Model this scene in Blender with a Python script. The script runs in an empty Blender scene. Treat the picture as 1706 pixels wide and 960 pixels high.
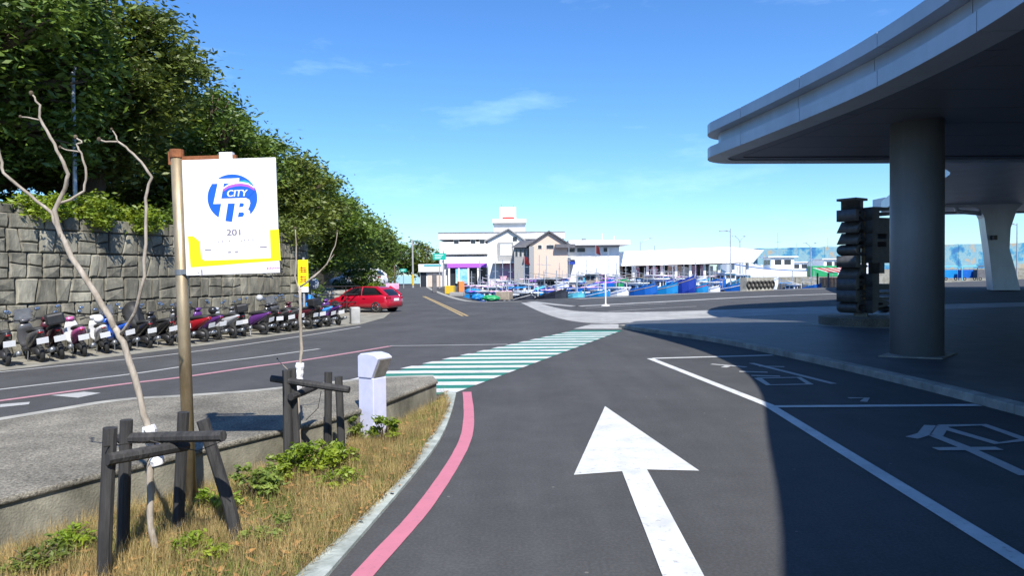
import bpy, math, random
import numpy as np
from mathutils import Vector, Matrix
R = math.radians
random.seed(7); rng = np.random.default_rng(7)
scene = bpy.context.scene
col = scene.collection
# ---------------------------------------------------------------- camera
F, H = 1200.0, 2.1
PITCH, ROLL = math.atan(23/1200), R(-0.5)
cam_d = bpy.data.cameras.new('camera'); cam = bpy.data.objects.new('camera', cam_d); col.objects.link(cam)
cam_d.lens = 36*F/1706; cam_d.clip_end = 6000; cam_d.clip_start = 0.05
CM = Matrix.Rotation(R(90)-PITCH, 4, 'X') @ Matrix.Rotation(ROLL, 4, 'Z')
cam.matrix_world = Matrix.Translation((0, 0, H)) @ CM
scene.camera = cam
# ---------------------------------------------------------------- world and sun
SUN_EL, SHX, SHY = R(48), -0.29, 0.957          # shadows fall towards (SHX, SHY)
w = bpy.data.worlds.new('World'); scene.world = w; w.use_nodes = True
nt = w.node_tree; nt.nodes.clear()
def wn(t, **k):
    n = nt.nodes.new(t)
    for a, b in k.items(): setattr(n, a, b)
    return n
out = wn('ShaderNodeOutputWorld'); bg = wn('ShaderNodeBackground'); sky = wn('ShaderNodeTexSky')
sky.sky_type = 'NISHITA'; sky.sun_disc = False; sky.sun_elevation = SUN_EL
sky.sun_rotation = math.atan2(-SHX, -SHY)
sky.air_density = 1.0; sky.dust_density = 0.3; sky.ozone_density = 2.5
bg.inputs[1].default_value = 0.108
hs = wn('ShaderNodeHueSaturation'); hs.inputs['Saturation'].default_value = 1.16; hs.inputs['Value'].default_value = 1.0
tc = wn('ShaderNodeTexCoord'); mp = wn('ShaderNodeMapping'); mp.inputs['Scale'].default_value = (1.6, 1.6, 6.5)
mp.inputs['Rotation'].default_value = (0.12, 0.05, 0.5)
no = wn('ShaderNodeTexNoise'); no.inputs['Scale'].default_value = 2.3; no.inputs['Detail'].default_value = 9; no.inputs['Roughness'].default_value = 0.62
cr = wn('ShaderNodeValToRGB'); cr.color_ramp.elements[0].position = 0.56; cr.color_ramp.elements[1].position = 0.85
cr.color_ramp.elements[0].color = (0, 0, 0, 1); cr.color_ramp.elements[1].color = (.32, .32, .32, 1)
mx = wn('ShaderNodeMixRGB'); mx.inputs[2].default_value = (6.0, 8.6, 9.6, 1)
L = nt.links.new
L(tc.outputs['Generated'], mp.inputs[0]); L(mp.outputs[0], no.inputs[0]); L(no.outputs[0], cr.inputs[0])
tn = wn('ShaderNodeMixRGB'); tn.blend_type = 'MULTIPLY'; tn.inputs[0].default_value = 1; tn.inputs[2].default_value = (.62, .84, 1.1, 1)
L(sky.outputs[0], hs.inputs['Color']); L(hs.outputs[0], tn.inputs[1]); L(tn.outputs[0], mx.inputs[1]); L(cr.outputs[0], mx.inputs[0])
L(mx.outputs[0], bg.inputs[0]); L(bg.outputs[0], out.inputs[0])
sd = bpy.data.lights.new('sun', 'SUN'); sd.energy = 4.6; sd.angle = R(0.53); sd.color = (1, .955, .88)
so = bpy.data.objects.new('sun', sd); col.objects.link(so)
sdir = Vector((SHX*math.cos(SUN_EL), SHY*math.cos(SUN_EL), -math.sin(SUN_EL)))
so.rotation_euler = sdir.to_track_quat('-Z', 'Y').to_euler(); so.location = (5, -10, 40)
vs = scene.view_settings; vs.view_transform = 'Standard'; vs.look = 'None'; vs.gamma = 1; vs.exposure = 0.78
# ---------------------------------------------------------------- pixel helpers
def ray(px, py): return (CM.to_3x3() @ Vector(((px-853)/F, -(py-480)/F, -1)))
def G(px, py, z=0.0):
    d = ray(px, py); t = (z-H)/d.z; return Vector((d.x*t, d.y*t, z))
def AT(px, py, Y):
    d = ray(px, py); t = Y/d.y; return Vector((d.x*t, Y, H+d.z*t))
# ---------------------------------------------------------------- materials
M = {}
def mat(name, c, rough=.7, metal=0.0, var=.15, scale=6.0, bump=0.0, bscale=40.0, c2=None, rnd=0.0, spec=.5, trans=0.0, coat=0.0, emit=None, stretch=None):
    m = bpy.data.materials.new(name); m.use_nodes = True; n = m.node_tree.nodes; l = m.node_tree.links.new
    b = n['Principled BSDF']; b.inputs['Roughness'].default_value = rough; b.inputs['Metallic'].default_value = metal
    b.inputs['Specular IOR Level'].default_value = spec; b.inputs['Coat Weight'].default_value = coat
    t = n.new('ShaderNodeTexCoord'); mp = n.new('ShaderNodeMapping')
    if stretch: mp.inputs['Scale'].default_value = stretch
    l(t.outputs['Object'], mp.inputs[0])
    no = n.new('ShaderNodeTexNoise'); no.inputs['Scale'].default_value = scale; no.inputs['Detail'].default_value = 7; no.inputs['Roughness'].default_value = .62
    l(mp.outputs[0], no.inputs[0])
    c = tuple(c)
    if c2 is None: c2 = tuple(min(1, x*(1+var)) for x in c); c1 = tuple(x*(1-var) for x in c)
    else: c1 = c
    r = n.new('ShaderNodeValToRGB'); r.color_ramp.elements[0].position = .3; r.color_ramp.elements[1].position = .7
    r.color_ramp.elements[0].color = (*c1, 1); r.color_ramp.elements[1].color = (*c2, 1)
    l(no.outputs[0], r.inputs[0]); src = r.outputs[0]
    if rnd:
        oi = n.new('ShaderNodeObjectInfo'); mr = n.new('ShaderNodeMapRange'); mr.inputs[3].default_value = 1-rnd; mr.inputs[4].default_value = 1+rnd
        l(oi.outputs['Random'], mr.inputs[0]); mu = n.new('ShaderNodeMixRGB'); mu.blend_type = 'MULTIPLY'; mu.inputs[0].default_value = 1
        l(src, mu.inputs[1]); l(mr.outputs[0], mu.inputs[2]); src = mu.outputs[0]
    l(src, b.inputs['Base Color'])
    if bump:
        bn = n.new('ShaderNodeTexNoise'); bn.inputs['Scale'].default_value = bscale; bn.inputs['Detail'].default_value = 5
        l(mp.outputs[0], bn.inputs[0]); bu = n.new('ShaderNodeBump'); bu.inputs['Strength'].default_value = bump; bu.inputs['Distance'].default_value = .02
        l(bn.outputs[0], bu.inputs['Height']); l(bu.outputs[0], b.inputs['Normal'])
    if trans:
        o = n['Material Output']; tr = n.new('ShaderNodeBsdfTranslucent'); ms = n.new('ShaderNodeMixShader'); ms.inputs[0].default_value = trans
        l(src, tr.inputs[0]); l(b.outputs[0], ms.inputs[1]); l(tr.outputs[0], ms.inputs[2]); l(ms.outputs[0], o.inputs[0])
    M[name] = m; return m
def stain(name, sc, lo, hi, stretch=(1, 1, 1), p0=.35, p1=.65):
    m = M[name]; n = m.node_tree.nodes; l = m.node_tree.links.new; b = n['Principled BSDF']; src = b.inputs['Base Color'].links[0].from_socket
    t = n.new('ShaderNodeTexCoord'); mp = n.new('ShaderNodeMapping'); mp.inputs['Scale'].default_value = stretch; l(t.outputs['Object'], mp.inputs[0])
    a = n.new('ShaderNodeTexNoise'); a.inputs['Scale'].default_value = sc; a.inputs['Detail'].default_value = 8; a.inputs['Roughness'].default_value = .65; l(mp.outputs[0], a.inputs[0])
    mr = n.new('ShaderNodeMapRange'); mr.inputs[1].default_value = p0; mr.inputs[2].default_value = p1; mr.inputs[3].default_value = lo; mr.inputs[4].default_value = hi; l(a.outputs[0], mr.inputs[0])
    mu = n.new('ShaderNodeMixRGB'); mu.blend_type = 'MULTIPLY'; mu.inputs[0].default_value = 1; l(src, mu.inputs[1]); l(mr.outputs[0], mu.inputs[2]); l(mu.outputs[0], b.inputs['Base Color'])
def asphalt(name, c, patch=.25):
    m = mat(name, c, rough=.88, var=.1, scale=160, bump=.35, bscale=220, spec=.3)
    n = m.node_tree.nodes; l = m.node_tree.links.new; b = n['Principled BSDF']; src = b.inputs['Base Color'].links[0].from_socket
    t = n.new('ShaderNodeTexCoord')
    for sc, lo, hi, p0, p1 in ((.35, 1-patch, 1+patch, .35, .65), (2.6, .9, 1.08, .3, .7), (38, .82, 1.14, .42, .62)):
        a = n.new('ShaderNodeTexNoise'); a.inputs['Scale'].default_value = sc; a.inputs['Detail'].default_value = 8; a.inputs['Roughness'].default_value = .65
        l(t.outputs['Object'], a.inputs[0]); mr = n.new('ShaderNodeMapRange'); mr.inputs[1].default_value = p0; mr.inputs[2].default_value = p1
        mr.inputs[3].default_value = lo; mr.inputs[4].default_value = hi; l(a.outputs[0], mr.inputs[0])
        mu = n.new('ShaderNodeMixRGB'); mu.blend_type = 'MULTIPLY'; mu.inputs[0].default_value = 1
        l(src, mu.inputs[1]); l(mr.outputs[0], mu.inputs[2]); src = mu.outputs[0]
    # pale specks of grit
    v = n.new('ShaderNodeTexVoronoi'); v.inputs['Scale'].default_value = 2.2; l(t.outputs['Object'], v.inputs[0])
    lt = n.new('ShaderNodeMath'); lt.operation = 'LESS_THAN'; lt.inputs[1].default_value = .035; l(v.outputs['Distance'], lt.inputs[0])
    mm = n.new('ShaderNodeMixRGB'); mm.inputs[2].default_value = (.16, .155, .14, 1); l(lt.outputs[0], mm.inputs[0]); l(src, mm.inputs[1])
    l(mm.outputs[0], b.inputs['Base Color']); return m
asphalt('asphalt', (.070, .070, .071), .14); asphalt('asphalt_old', (.072, .072, .074), .16)
def paint(name, c, wear=.25):
    m = mat(name, c, rough=.65, var=.06, scale=5, bump=.2, bscale=120)
    n = m.node_tree.nodes; l = m.node_tree.links.new; b = n['Principled BSDF']; src = b.inputs['Base Color'].links[0].from_socket
    t = n.new('ShaderNodeTexCoord'); a = n.new('ShaderNodeTexNoise'); a.inputs['Scale'].default_value = 14; a.inputs['Detail'].default_value = 10; a.inputs['Roughness'].default_value = .75
    l(t.outputs['Object'], a.inputs[0]); mr = n.new('ShaderNodeMapRange'); mr.inputs[1].default_value = .56; mr.inputs[2].default_value = .72; mr.inputs[3].default_value = 0; mr.inputs[4].default_value = wear*2
    l(a.outputs[0], mr.inputs[0]); mm = n.new('ShaderNodeMixRGB'); mm.inputs[2].default_value = (.12, .12, .12, 1)
    l(mr.outputs[0], mm.inputs[0]); l(src, mm.inputs[1]); l(mm.outputs[0], b.inputs['Base Color'])
paint('paint_white', (.6, .61, .6), .42); paint('paint_green', (.015, .17, .12), .3); paint('paint_pink', (.48, .16, .21), .3)
paint('paint_worn', (.38, .38, .37), .5); paint('paint_worn_pink', (.42, .22, .25), .5); paint('paint_yellow', (.42, .3, .12), .5)
mat('aggregate', (.05, .046, .036), .9, c2=(.42, .385, .31), scale=42, bump=.8, bscale=90)
mat('concrete', (.34, .33, .29), .9, var=.25, scale=2.2, bump=.3, bscale=60)
mat('concrete_pale', (.36, .36, .35), .85, var=.15, scale=3, bump=.2)
mat('concrete_bed', (.16, .15, .11), .9, c2=(.34, .32, .25), scale=1.6, bump=.4, bscale=50)
mat('kerb_green', (.3, .34, .31), .9, c2=(.44, .48, .45), scale=5, bump=.4)
mat('paver_dark', (.08, .084, .09), .6, var=.2, scale=.8, bump=.15, bscale=30)
mat('soil', (.1, .075, .045), .95, c2=(.2, .15, .09), scale=9, bump=.8, bscale=30)
mat('stone', (.1, .094, .072), .92, c2=(.31, .29, .225), scale=2.4, bump=.9, bscale=14, rnd=.22, stretch=(1, 1, .45))
mat('mortar', (.1, .095, .08), .95, var=.3)
mat('bark', (.1, .075, .05), .95, var=.4, scale=8, bump=.8, stretch=(1, 1, .2))
mat('bark_pale', (.2, .165, .125), .85, c2=(.42, .37, .31), scale=16, bump=.4, stretch=(1, 1, .3))
mat('leaf', (.035, .07, .01), .5, c2=(.16, .24, .03), scale=.7, rnd=.12, trans=.28)
mat('leaf_olive', (.05, .085, .012), .5, c2=(.2, .24, .035), scale=.8, rnd=.1, trans=.28)
mat('leaf_bright', (.08, .17, .012), .5, c2=(.32, .38, .03), scale=3, rnd=.15, trans=.35)
mat('straw', (.2, .135, .045), .8, c2=(.6, .45, .19), scale=42, trans=.2)
mat('grass', (.06, .13, .015), .7, c2=(.28, .34, .06), scale=14, trans=.3)
mat('litter', (.16, .08, .03), .8, c2=(.48, .26, .08), scale=11, trans=.1)
mat('char_wood', (.012, .012, .013), .8, c2=(.05, .047, .045), scale=14, bump=.9, bscale=26, stretch=(1, 1, .12))
mat('cloth_white', (.72, .72, .74), .9, var=.08, bump=.5, bscale=30)
mat('wire', (.06, .055, .05), .6, .6)
mat('pole_steel', (.3, .22, .12), .5, .55, c2=(.46, .38, .26), scale=5, stretch=(1, 1, .25), bump=.1)
mat('rust', (.22, .08, .03), .9, var=.4, scale=14)
mat('plate_white', (.8, .8, .8), .4, var=.02)
mat('print_blue', (.005, .1, .75), .5, var=.02); mat('print_yellow', (.8, .82, 0.0), .5, var=.02); mat('print_purple', (.38, .1, .65), .5, var=.05)
mat('print_teal', (.03, .33, .36), .5); mat('print_grey', (.22, .2, .26), .6); mat('print_red', (.5, .03, .02), .5)
mat('bollard', (.58, .6, .78), .35, var=.03, scale=3)
mat('lens_grey', (.25, .25, .22), .3, var=.3, scale=9)
mat('rubber', (.018, .018, .018), .8, var=.2); mat('black_plastic', (.022, .022, .024), .45, var=.2); mat('seat_black', (.02, .02, .02), .6, bump=.2)
mat('chrome', (.6, .6, .62), .25, 1.0, var=.05); mat('grey_metal', (.28, .29, .3), .4, .7); mat('lamp_grey', (.35, .38, .42), .5, .3)
mat('tail_red', (.25, .008, .012), .25, var=.05); mat('head_glass', (.5, .52, .55), .12, .3); mat('mirror_glass', (.35, .45, .6), .1, .8)
for nm, c in dict(black=(.02, .02, .022), red=(.3, .012, .02), white=(.72, .72, .72), purple=(.1, .03, .17), pink=(.45, .1, .28), blue=(.015, .09, .45), silver=(.42, .43, .45), maroon=(.07, .012, .02), sky=(.06, .3, .75), darkgrey=(.08, .08, .085)).items():
    mat('gloss_'+nm, c, .28, var=.04, coat=.5)
mat('car_paint', (.45, .008, .03), .25, .2, var=.03, coat=1.0); mat('glass_dark', (.012, .014, .017), .06, var=.05, spec=.8)
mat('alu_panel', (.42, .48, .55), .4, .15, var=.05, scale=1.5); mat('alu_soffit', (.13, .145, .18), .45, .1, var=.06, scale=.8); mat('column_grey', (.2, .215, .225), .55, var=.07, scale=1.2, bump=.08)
mat('sculpt', (.1, .1, .1), .45, .15, var=.3); mat('brass', (.25, .2, .12), .4, .6)
mat('wall_white', (.75, .74, .72), .8, var=.06, scale=.5); mat('wall_cream', (.58, .45, .36), .85, var=.08); mat('wall_grey', (.28, .28, .28), .85, var=.12)
mat('slate', (.1, .1, .11), .8, var=.25, scale=2); mat('win_dark', (.03, .035, .045), .15, var=.2); mat('win_pale', (.6, .64, .66), .3)
mat('shutter', (.55, .46, .38), .6); mat('roof_white', (.82, .82, .82), .5, var=.03, scale=.3); mat('sign_green', (.0, .36, .27), .5)
mat('banner_pink', (.6, .22, .42), .7, c2=(.75, .55, .65), scale=1.2); mat('banner_blue', (.05, .35, .6), .6, c2=(.5, .7, .8), scale=.8)
mat('hull_blue', (.006, .10, .42), .4, var=.12, scale=1.2); mat('hull_teal', (.008, .2, .5), .4, var=.12, scale=1.2); mat('hull_indigo', (.012, .04, .3), .4, var=.15); mat('hull_white', (.72, .74, .76), .4, var=.06)
mat('hull_cyan', (.12, .5, .68), .4, var=.1); mat('hull_dark', (.02, .025, .04), .5, var=.2); mat('hull_green', (.01, .26, .09), .5, var=.2)
mat('deck', (.3, .25, .2), .8, var=.3, scale=3); mat('net', (.05, .07, .06), .95, c2=(.16, .14, .12), scale=4, bump=1, bscale=20)
mat('flag_red', (.65, .05, .03), .7); mat('orange', (.6, .2, .05), .6); mat('yellow', (.6, .4, .03), .5); mat('blue_tarp', (.01, .2, .55), .5, var=.25, scale=4, bump=.6, bscale=8)
mat('dirt_conc', (.3, .29, .25), .9, c2=(.14, .13, .1), scale=1.5)
m = mat('mural', (.02, .12, .28), .8, c2=(.13, .28, .36), scale=.16)
n = m.node_tree.nodes; rr = [x for x in n if x.type == 'VALTORGB'][0].color_ramp
rr.elements[0].position = .38; rr.elements[1].position = .54
for p, c in ((.44, (.05, .22, .34, 1)), (.49, (.2, .32, .34, 1)), (.59, (.34, .28, .2, 1)), (.66, (.14, .18, .15, 1))):
    e = rr.elements.new(p); e.color = c
stain('straw', 3.0, .45, 1.2); stain('grass', 3.5, .6, 1.2); stain('soil', 5, .5, 1.1); stain('aggregate', 1.1, .5, 1.05); stain('concrete_bed', 2.2, .45, 1.1, (1, 1, .5)); stain('concrete', 1.5, .65, 1.1); stain('kerb_green', 3, .6, 1.1); stain('stone', .9, .55, 1.15, (1, 1, .25)); stain('wall_white', .35, .8, 1.03, (1, 1, .3)); stain('concrete_pale', .7, .7, 1.05); stain('pole_steel', 3, .5, 1.1, (1, 1, .4)); stain('paint_white', 2.2, .78, 1.05); stain('asphalt', .5, .84, 1.08, (3.2, .22, 1), .3, .7); stain('asphalt_old', .5, .82, 1.1, (1.6, .5, 1), .3, .7); stain('alu_panel', .5, .85, 1.06, (1, 1, .2)); stain('column_grey', 1.0, .8, 1.08, (1, 1, .25)); stain('bollard', 4, .85, 1.02); stain('paver_dark', 2, .75, 1.1)
m = mat('water', (.01, .06, .13), .12, var=.2, scale=.1, bump=.6, bscale=1.2)
# ---------------------------------------------------------------- mesh helpers
def link(name, me, m=None, parent=None, loc=None, rot=None):
    o = bpy.data.objects.new(name, me); col.objects.link(o)
    if m is not None and me is not None: me.materials.append(M[m] if isinstance(m, str) else m)
    if parent is not None: o.parent = parent
    if loc is not None: o.location = loc
    if rot is not None: o.rotation_euler = rot
    return o
class MB:
    def __init__(s): s.v = []; s.f = []; s.smooth = False
    def add(s, v, f):
        b = len(s.v); s.v += [tuple(x) for x in v]; s.f += [tuple(b+i for i in q) for q in f]; return s
    def box(s, c, d, rz=0, rx=0, ry=0):
        x, y, z = d[0]/2, d[1]/2, d[2]/2
        m = Matrix.Translation(c) @ Matrix.Rotation(rz, 4, 'Z') @ Matrix.Rotation(ry, 4, 'Y') @ Matrix.Rotation(rx, 4, 'X')
        v = [m @ Vector(p) for p in ((-x,-y,-z),(x,-y,-z),(x,y,-z),(-x,y,-z),(-x,-y,z),(x,-y,z),(x,y,z),(-x,y,z))]
        return s.add(v, [(0,3,2,1),(4,5,6,7),(0,1,5,4),(1,2,6,5),(2,3,7,6),(3,0,4,7)])
    def b2(s, x0, x1, y0, y1, z0, z1): return s.box(((x0+x1)/2, (y0+y1)/2, (z0+z1)/2), (x1-x0, y1-y0, z1-z0))
    def prism(s, pts, z0, z1):
        n = len(pts); a = sum(pts[i][0]*pts[(i+1) % n][1]-pts[(i+1) % n][0]*pts[i][1] for i in range(n))
        if a < 0: pts = pts[::-1]
        v = [(p[0], p[1], z0) for p in pts]+[(p[0], p[1], z1) for p in pts]
        return s.add(v, [tuple(range(n-1, -1, -1)), tuple(range(n, 2*n))]+[(i, (i+1) % n, n+(i+1) % n, n+i) for i in range(n)])
    def sheet(s, pts, z):
        n = len(pts); a = sum(pts[i][0]*pts[(i+1) % n][1]-pts[(i+1) % n][0]*pts[i][1] for i in range(n))
        if a < 0: pts = pts[::-1]
        return s.add([(p[0], p[1], z) for p in pts], [tuple(range(n))])
    def tube(s, pts, rad, n=8, cap=True):
        pts = [Vector(p) for p in pts]
        if not isinstance(rad, (list, tuple)): rad = [rad]*len(pts)
        b = len(s.v); u = None
        for i, p in enumerate(pts):
            d = (pts[min(i+1, len(pts)-1)]-pts[max(i-1, 0)]).normalized()
            if u is None: u = d.orthogonal().normalized()
            else: u = (u-d*u.dot(d)); u = u.normalized() if u.length > 1e-6 else d.orthogonal().normalized()
            w_ = d.cross(u)
            for k in range(n):
                a = 2*math.pi*k/n; s.v.append(tuple(p+(u*math.cos(a)+w_*math.sin(a))*rad[i]))
        for i in range(len(pts)-1):
            for k in range(n): s.f.append((b+i*n+k, b+i*n+(k+1) % n, b+(i+1)*n+(k+1) % n, b+(i+1)*n+k))
        if cap: s.f += [tuple(b+k for k in range(n-1, -1, -1)), tuple(b+(len(pts)-1)*n+k for k in range(n))]
        return s
    def loft(s, rings, cap=True):
        b = len(s.v); n = len(rings[0])
        for r in rings: s.v += [tuple(p) for p in r]
        for i in range(len(rings)-1):
            for k in range(n): s.f.append((b+i*n+k, b+i*n+(k+1) % n, b+(i+1)*n+(k+1) % n, b+(i+1)*n+k))
        if cap: s.f += [tuple(b+k for k in range(n-1, -1, -1)), tuple(b+(len(rings)-1)*n+k for k in range(n))]
        return s
    def ell(s, secs, n=12, p=2.6):                # sections along x: (x, zc, halfwidth, halfheight)
        rings = []
        for x, zc, hw, hh in secs:
            r = []
            for k in range(n):
                a = 2*math.pi*k/n; c, q = math.cos(a), math.sin(a)
                r.append((x, hw*math.copysign(abs(c)**(2/p), c), zc+hh*math.copysign(abs(q)**(2/p), q)))
            rings.append(r)
        return s.loft(rings)
    def sphere(s, c, r, n=10, m=6):
        rings = [[(c[0]+r[0]*math.sin(math.pi*j/m)*math.cos(2*math.pi*k/n), c[1]+r[1]*math.sin(math.pi*j/m)*math.sin(2*math.pi*k/n), c[2]-r[2]*math.cos(math.pi*j/m)) for k in range(n)] for j in range(1, m)]
        return s.loft(rings)
    def torus(s, c, R_, r, n=20, m=8, axis='y'):
        b = len(s.v)
        for i in range(n):
            a = 2*math.pi*i/n
            for k in range(m):
                t = 2*math.pi*k/m; q = R_+r*math.cos(t)
                s.v.append((c[0]+q*math.cos(a), c[1]+r*math.sin(t), c[2]+q*math.sin(a)))
        for i in range(n):
            for k in range(m): s.f.append((b+i*m+k, b+((i+1) % n)*m+k, b+((i+1) % n)*m+(k+1) % m, b+i*m+(k+1) % m))
        return s
    def me(s, name, smooth=False):
        m_ = bpy.data.meshes.new(name); m_.from_pydata(s.v, [], s.f); m_.update()
        if smooth: m_.polygons.foreach_set('use_smooth', [True]*len(m_.polygons))
        return m_
    def build(s, name, m, parent=None, smooth=False, loc=None, rot=None): return link(name, s.me(name, smooth), m, parent, loc, rot)
def bevel(o, wd=.02, seg=2):
    b = o.modifiers.new('bevel', 'BEVEL'); b.width = wd; b.segments = seg; b.limit_method = 'ANGLE'; return o
def tag(o, label, cat, group=None):
    o['label'] = label; o['category'] = cat
    if group: o['group'] = group
    return o
def thing(name, label, cat, loc=(0,0,0), rz=0, group=None):
    o = bpy.data.objects.new(name, None); col.objects.link(o); o.location = loc; o.rotation_euler = (0, 0, rz); o.empty_display_size = .2
    return tag(o, label, cat, group)
def struct(o, kind='structure'): o['kind'] = kind; return o
def xy(ps, z=0.0): return [tuple(G(a, b, z)[:2]) for a, b in ps]
def smoothline(ps, k=6):
    out_ = []; P = [Vector((p[0], p[1])) for p in ps]
    for i in range(len(P)-1):
        p0, p1, p2, p3 = P[max(i-1, 0)], P[i], P[i+1], P[min(i+2, len(P)-1)]
        for j in range(k):
            t = j/k; out_.append(tuple(.5*((2*p1)+(p2-p0)*t+(2*p0-5*p1+4*p2-p3)*t*t+(3*p1-p0-3*p2+p3)*t**3)))
    return out_+[tuple(P[-1])]
def band(pts, wd, z, mb=None, jit=0.0):
    mb = mb or MB(); v = []; n = len(pts)
    for i, p in enumerate(pts):
        a = Vector(pts[max(i-1, 0)][:2]); c = Vector(pts[min(i+1, n-1)][:2]); d = (c-a).normalized(); q = Vector((-d.y, d.x))*wd/2*(1+random.uniform(-jit, jit))
        v += [(p[0]+q.x, p[1]+q.y, z), (p[0]-q.x, p[1]-q.y, z)]
    return mb.add(v, [(2*i+1, 2*i+3, 2*i+2, 2*i) for i in range(n-1)])
def text_mesh(body, size, depth=0.0, bold=0.0):
    cu = bpy.data.curves.new('t', 'FONT'); cu.body = body; cu.size = size; cu.extrude = depth; cu.align_x = 'CENTER'; cu.align_y = 'CENTER'; cu.offset = bold
    o = bpy.data.objects.new('t', cu); col.objects.link(o); dg = bpy.context.evaluated_depsgraph_get()
    me_ = bpy.data.meshes.new_from_object(o.evaluated_get(dg)); bpy.data.objects.remove(o); me_.materials.clear(); return me_
# ================================================================= SETTING
QC = Vector((-2.4, 55.4)); QD = Vector((.74, .67)).normalized(); QN = Vector((-QD.y, QD.x))
qfar = QC+QD*700
land = [(-1800, -400), (900, -400), (900, 500), tuple(qfar), tuple(QC), (-7.4, 84), (-11.5, 106), (48, 113), (48, 160), (-30, 175), (-400, 900), (-1800, 900)]
struct(MB().sheet([(-3000, -1000), (3000, -1000), (3000, 5000), (-3000, 5000)], -1.4).build('water', 'water'))
rl = xy([(0, 700), (430, 652), (560, 636), (700, 612), (860, 575), (955, 549), (985, 540), (945, 531), (900, 519), (862, 507), (800, 503.5), (768, 500), (742, 492), (722, 484), (712, 478)])
rr_ = xy([(676, 477), (668, 495), (660, 512), (640, 530), (600, 541), (300, 581), (0, 619)])
far_ = [(-22, 170), (-27, 172)]
dirn = Vector(rr_[-1])-Vector(rr_[-2]); dirn.normalize()
back = [tuple(Vector(rr_[-1])+dirn*30), tuple(Vector(rl[0])+dirn*30)]
struct(MB().sheet(rl+far_+rr_+back, .004).build('road', 'asphalt_old'))
# pale verge under the parked scooters
vg = xy([(600, 541), (300, 581), (0, 619)]); ve = [tuple(Vector(p)+Vector((-2.6, 1.1))) for p in vg]
struct(MB().sheet(vg+[tuple(Vector(vg[-1])+dirn*20), tuple(Vector(ve[-1])+dirn*20)]+ve[::-1], .008).build('parking_verge', 'dirt_conc'))
struct(MB().sheet(xy([(600, 541), (640, 530), (662, 512), (640, 505), (560, 520), (555, 540)]), .009).build('car_verge', 'dirt_conc'))
# paving strip and plaza on the harbour side
lo = smoothline(xy([(868, 505), (905, 522), (950, 535), (1010, 540), (1060, 538), (1300, 527), (1500, 520), (1900, 510)]))
up = smoothline(xy([(893, 504), (930, 514), (980, 520), (1100, 520), (1280, 514), (1500, 509), (1900, 500)]))
struct(MB().sheet(lo+up[::-1], .012).build('sidewalk', 'concrete_pale'))
pl = smoothline(xy([(1036, 547), (1100, 556), (1200, 571), (1300, 591), (1400, 613), (1500, 637), (1600, 662), (1706, 690)]))
pe = [tuple(Vector(pl[-1])+(Vector(pl[-1])-Vector(pl[-5])).normalized()*k) for k in (3, 7, 12)]
plaza = pl+pe+[(40, -8), (75, 20), (75, 58)]+xy([(1706, 514), (1500, 522), (1300, 529), (1060, 540)])
pz = struct(MB().prism(plaza, -.2, .12).build('plaza', 'paver_dark'))
# kerb stones along the plaza
kerb = struct(thing('kerb', '', '')); del kerb['label']; del kerb['category']
kl = pl+pe; acc = []
for i in range(len(kl)-1):
    a, b = Vector(kl[i]), Vector(kl[i+1]); n_ = max(1, round((b-a).length/1.0))
    for k in range(n_):
        p, q = a.lerp(b, (k+.008)/n_), a.lerp(b, (k+.992)/n_); d = (q-p).normalized(); nn = Vector((d.y, -d.x))
        o = MB().prism([tuple(p-nn*.12), tuple(q-nn*.12), tuple(q+nn*.15), tuple(p+nn*.15)], -.1, .135+random.uniform(0, .004)).build('kerb_stone', 'concrete', kerb); bevel(o, .015, 1)
struct(MB().sheet([G(x, y).xy for x, y in ((955, 549), (1036, 549), (1030, 541), (985, 541))], .016).build('crossing_ramp', 'concrete_pale'))
# --- markings
def mark(name, mb, m): return struct(mb.build(name, m))
def pxpoly(name, ps, m, z): return mark(name, MB().sheet(xy(ps), z), m)
cw = struct(MB().sheet(xy([(570, 640), (955, 551), (1037, 551), (762, 654), (700, 662)]), .008).build('crosswalk', 'paint_green'))
A0, A1, B0, B1 = G(585, 634), G(955, 552), G(766, 653), G(1034, 552)
def xat(P, Q, y): t = (y-P.y)/(Q.y-P.y); return P.x+(Q.x-P.x)*t
y = 12.75
while y < 25.6:
    MB().sheet([(xat(A0, A1, y)-.05, y), (xat(B0, B1, y), y), (xat(B0, B1, y+.43), y+.43), (xat(A0, A1, y+.43)-.05, y+.43)], .012).build('stripe', 'paint_white', cw); y += .83
pk = xy([(605, 960), (712, 838), (771, 744), (781, 697), (778, 654)]); p0 = Vector(pk[0])+(Vector(pk[0])-Vector(pk[1])).normalized()*3
mark('pink_line', band(smoothline([tuple(p0)]+pk, 10), .155, .008, jit=.03), 'paint_pink')
ap = xy([(1008, 678), (956, 793), (1036.5, 787), (1103, 960), (1172, 960), (1078, 784), (1165, 786)])
e1 = (Vector(ap[3])-Vector(ap[2])).normalized()*2; e2 = (Vector(ap[4])-Vector(ap[5])).normalized()*2
ap[3] = tuple(Vector(ap[3])+e1); ap[4] = tuple(Vector(ap[4])+e2)
mark('lane_arrow', MB().sheet(ap, .008), 'paint_white')
def stroke(ps, wd, m='paint_white', z=.008, name='bay_line', k=1):
    pts = xy(ps); pts = smoothline(pts, k) if k > 1 else pts
    return mark(name, band(pts, wd, z), m)
ln = xy([(1083, 598), (1280, 676), (1706, 939)]); ln.append(tuple(Vector(ln[-1])+(Vector(ln[-1])-Vector(ln[-2])).normalized()*4))
mark('bay_edge_line', band(ln, .17, .008), 'paint_white')
stroke([(1088, 598), (1287, 592.5)], .17, z=.0085); stroke([(1284, 678.5), (1631, 676)], .17, z=.0085)
def c4(ps): return [(1060+a*.4168, 560+b*.4167) for a, b in ps]
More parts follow.
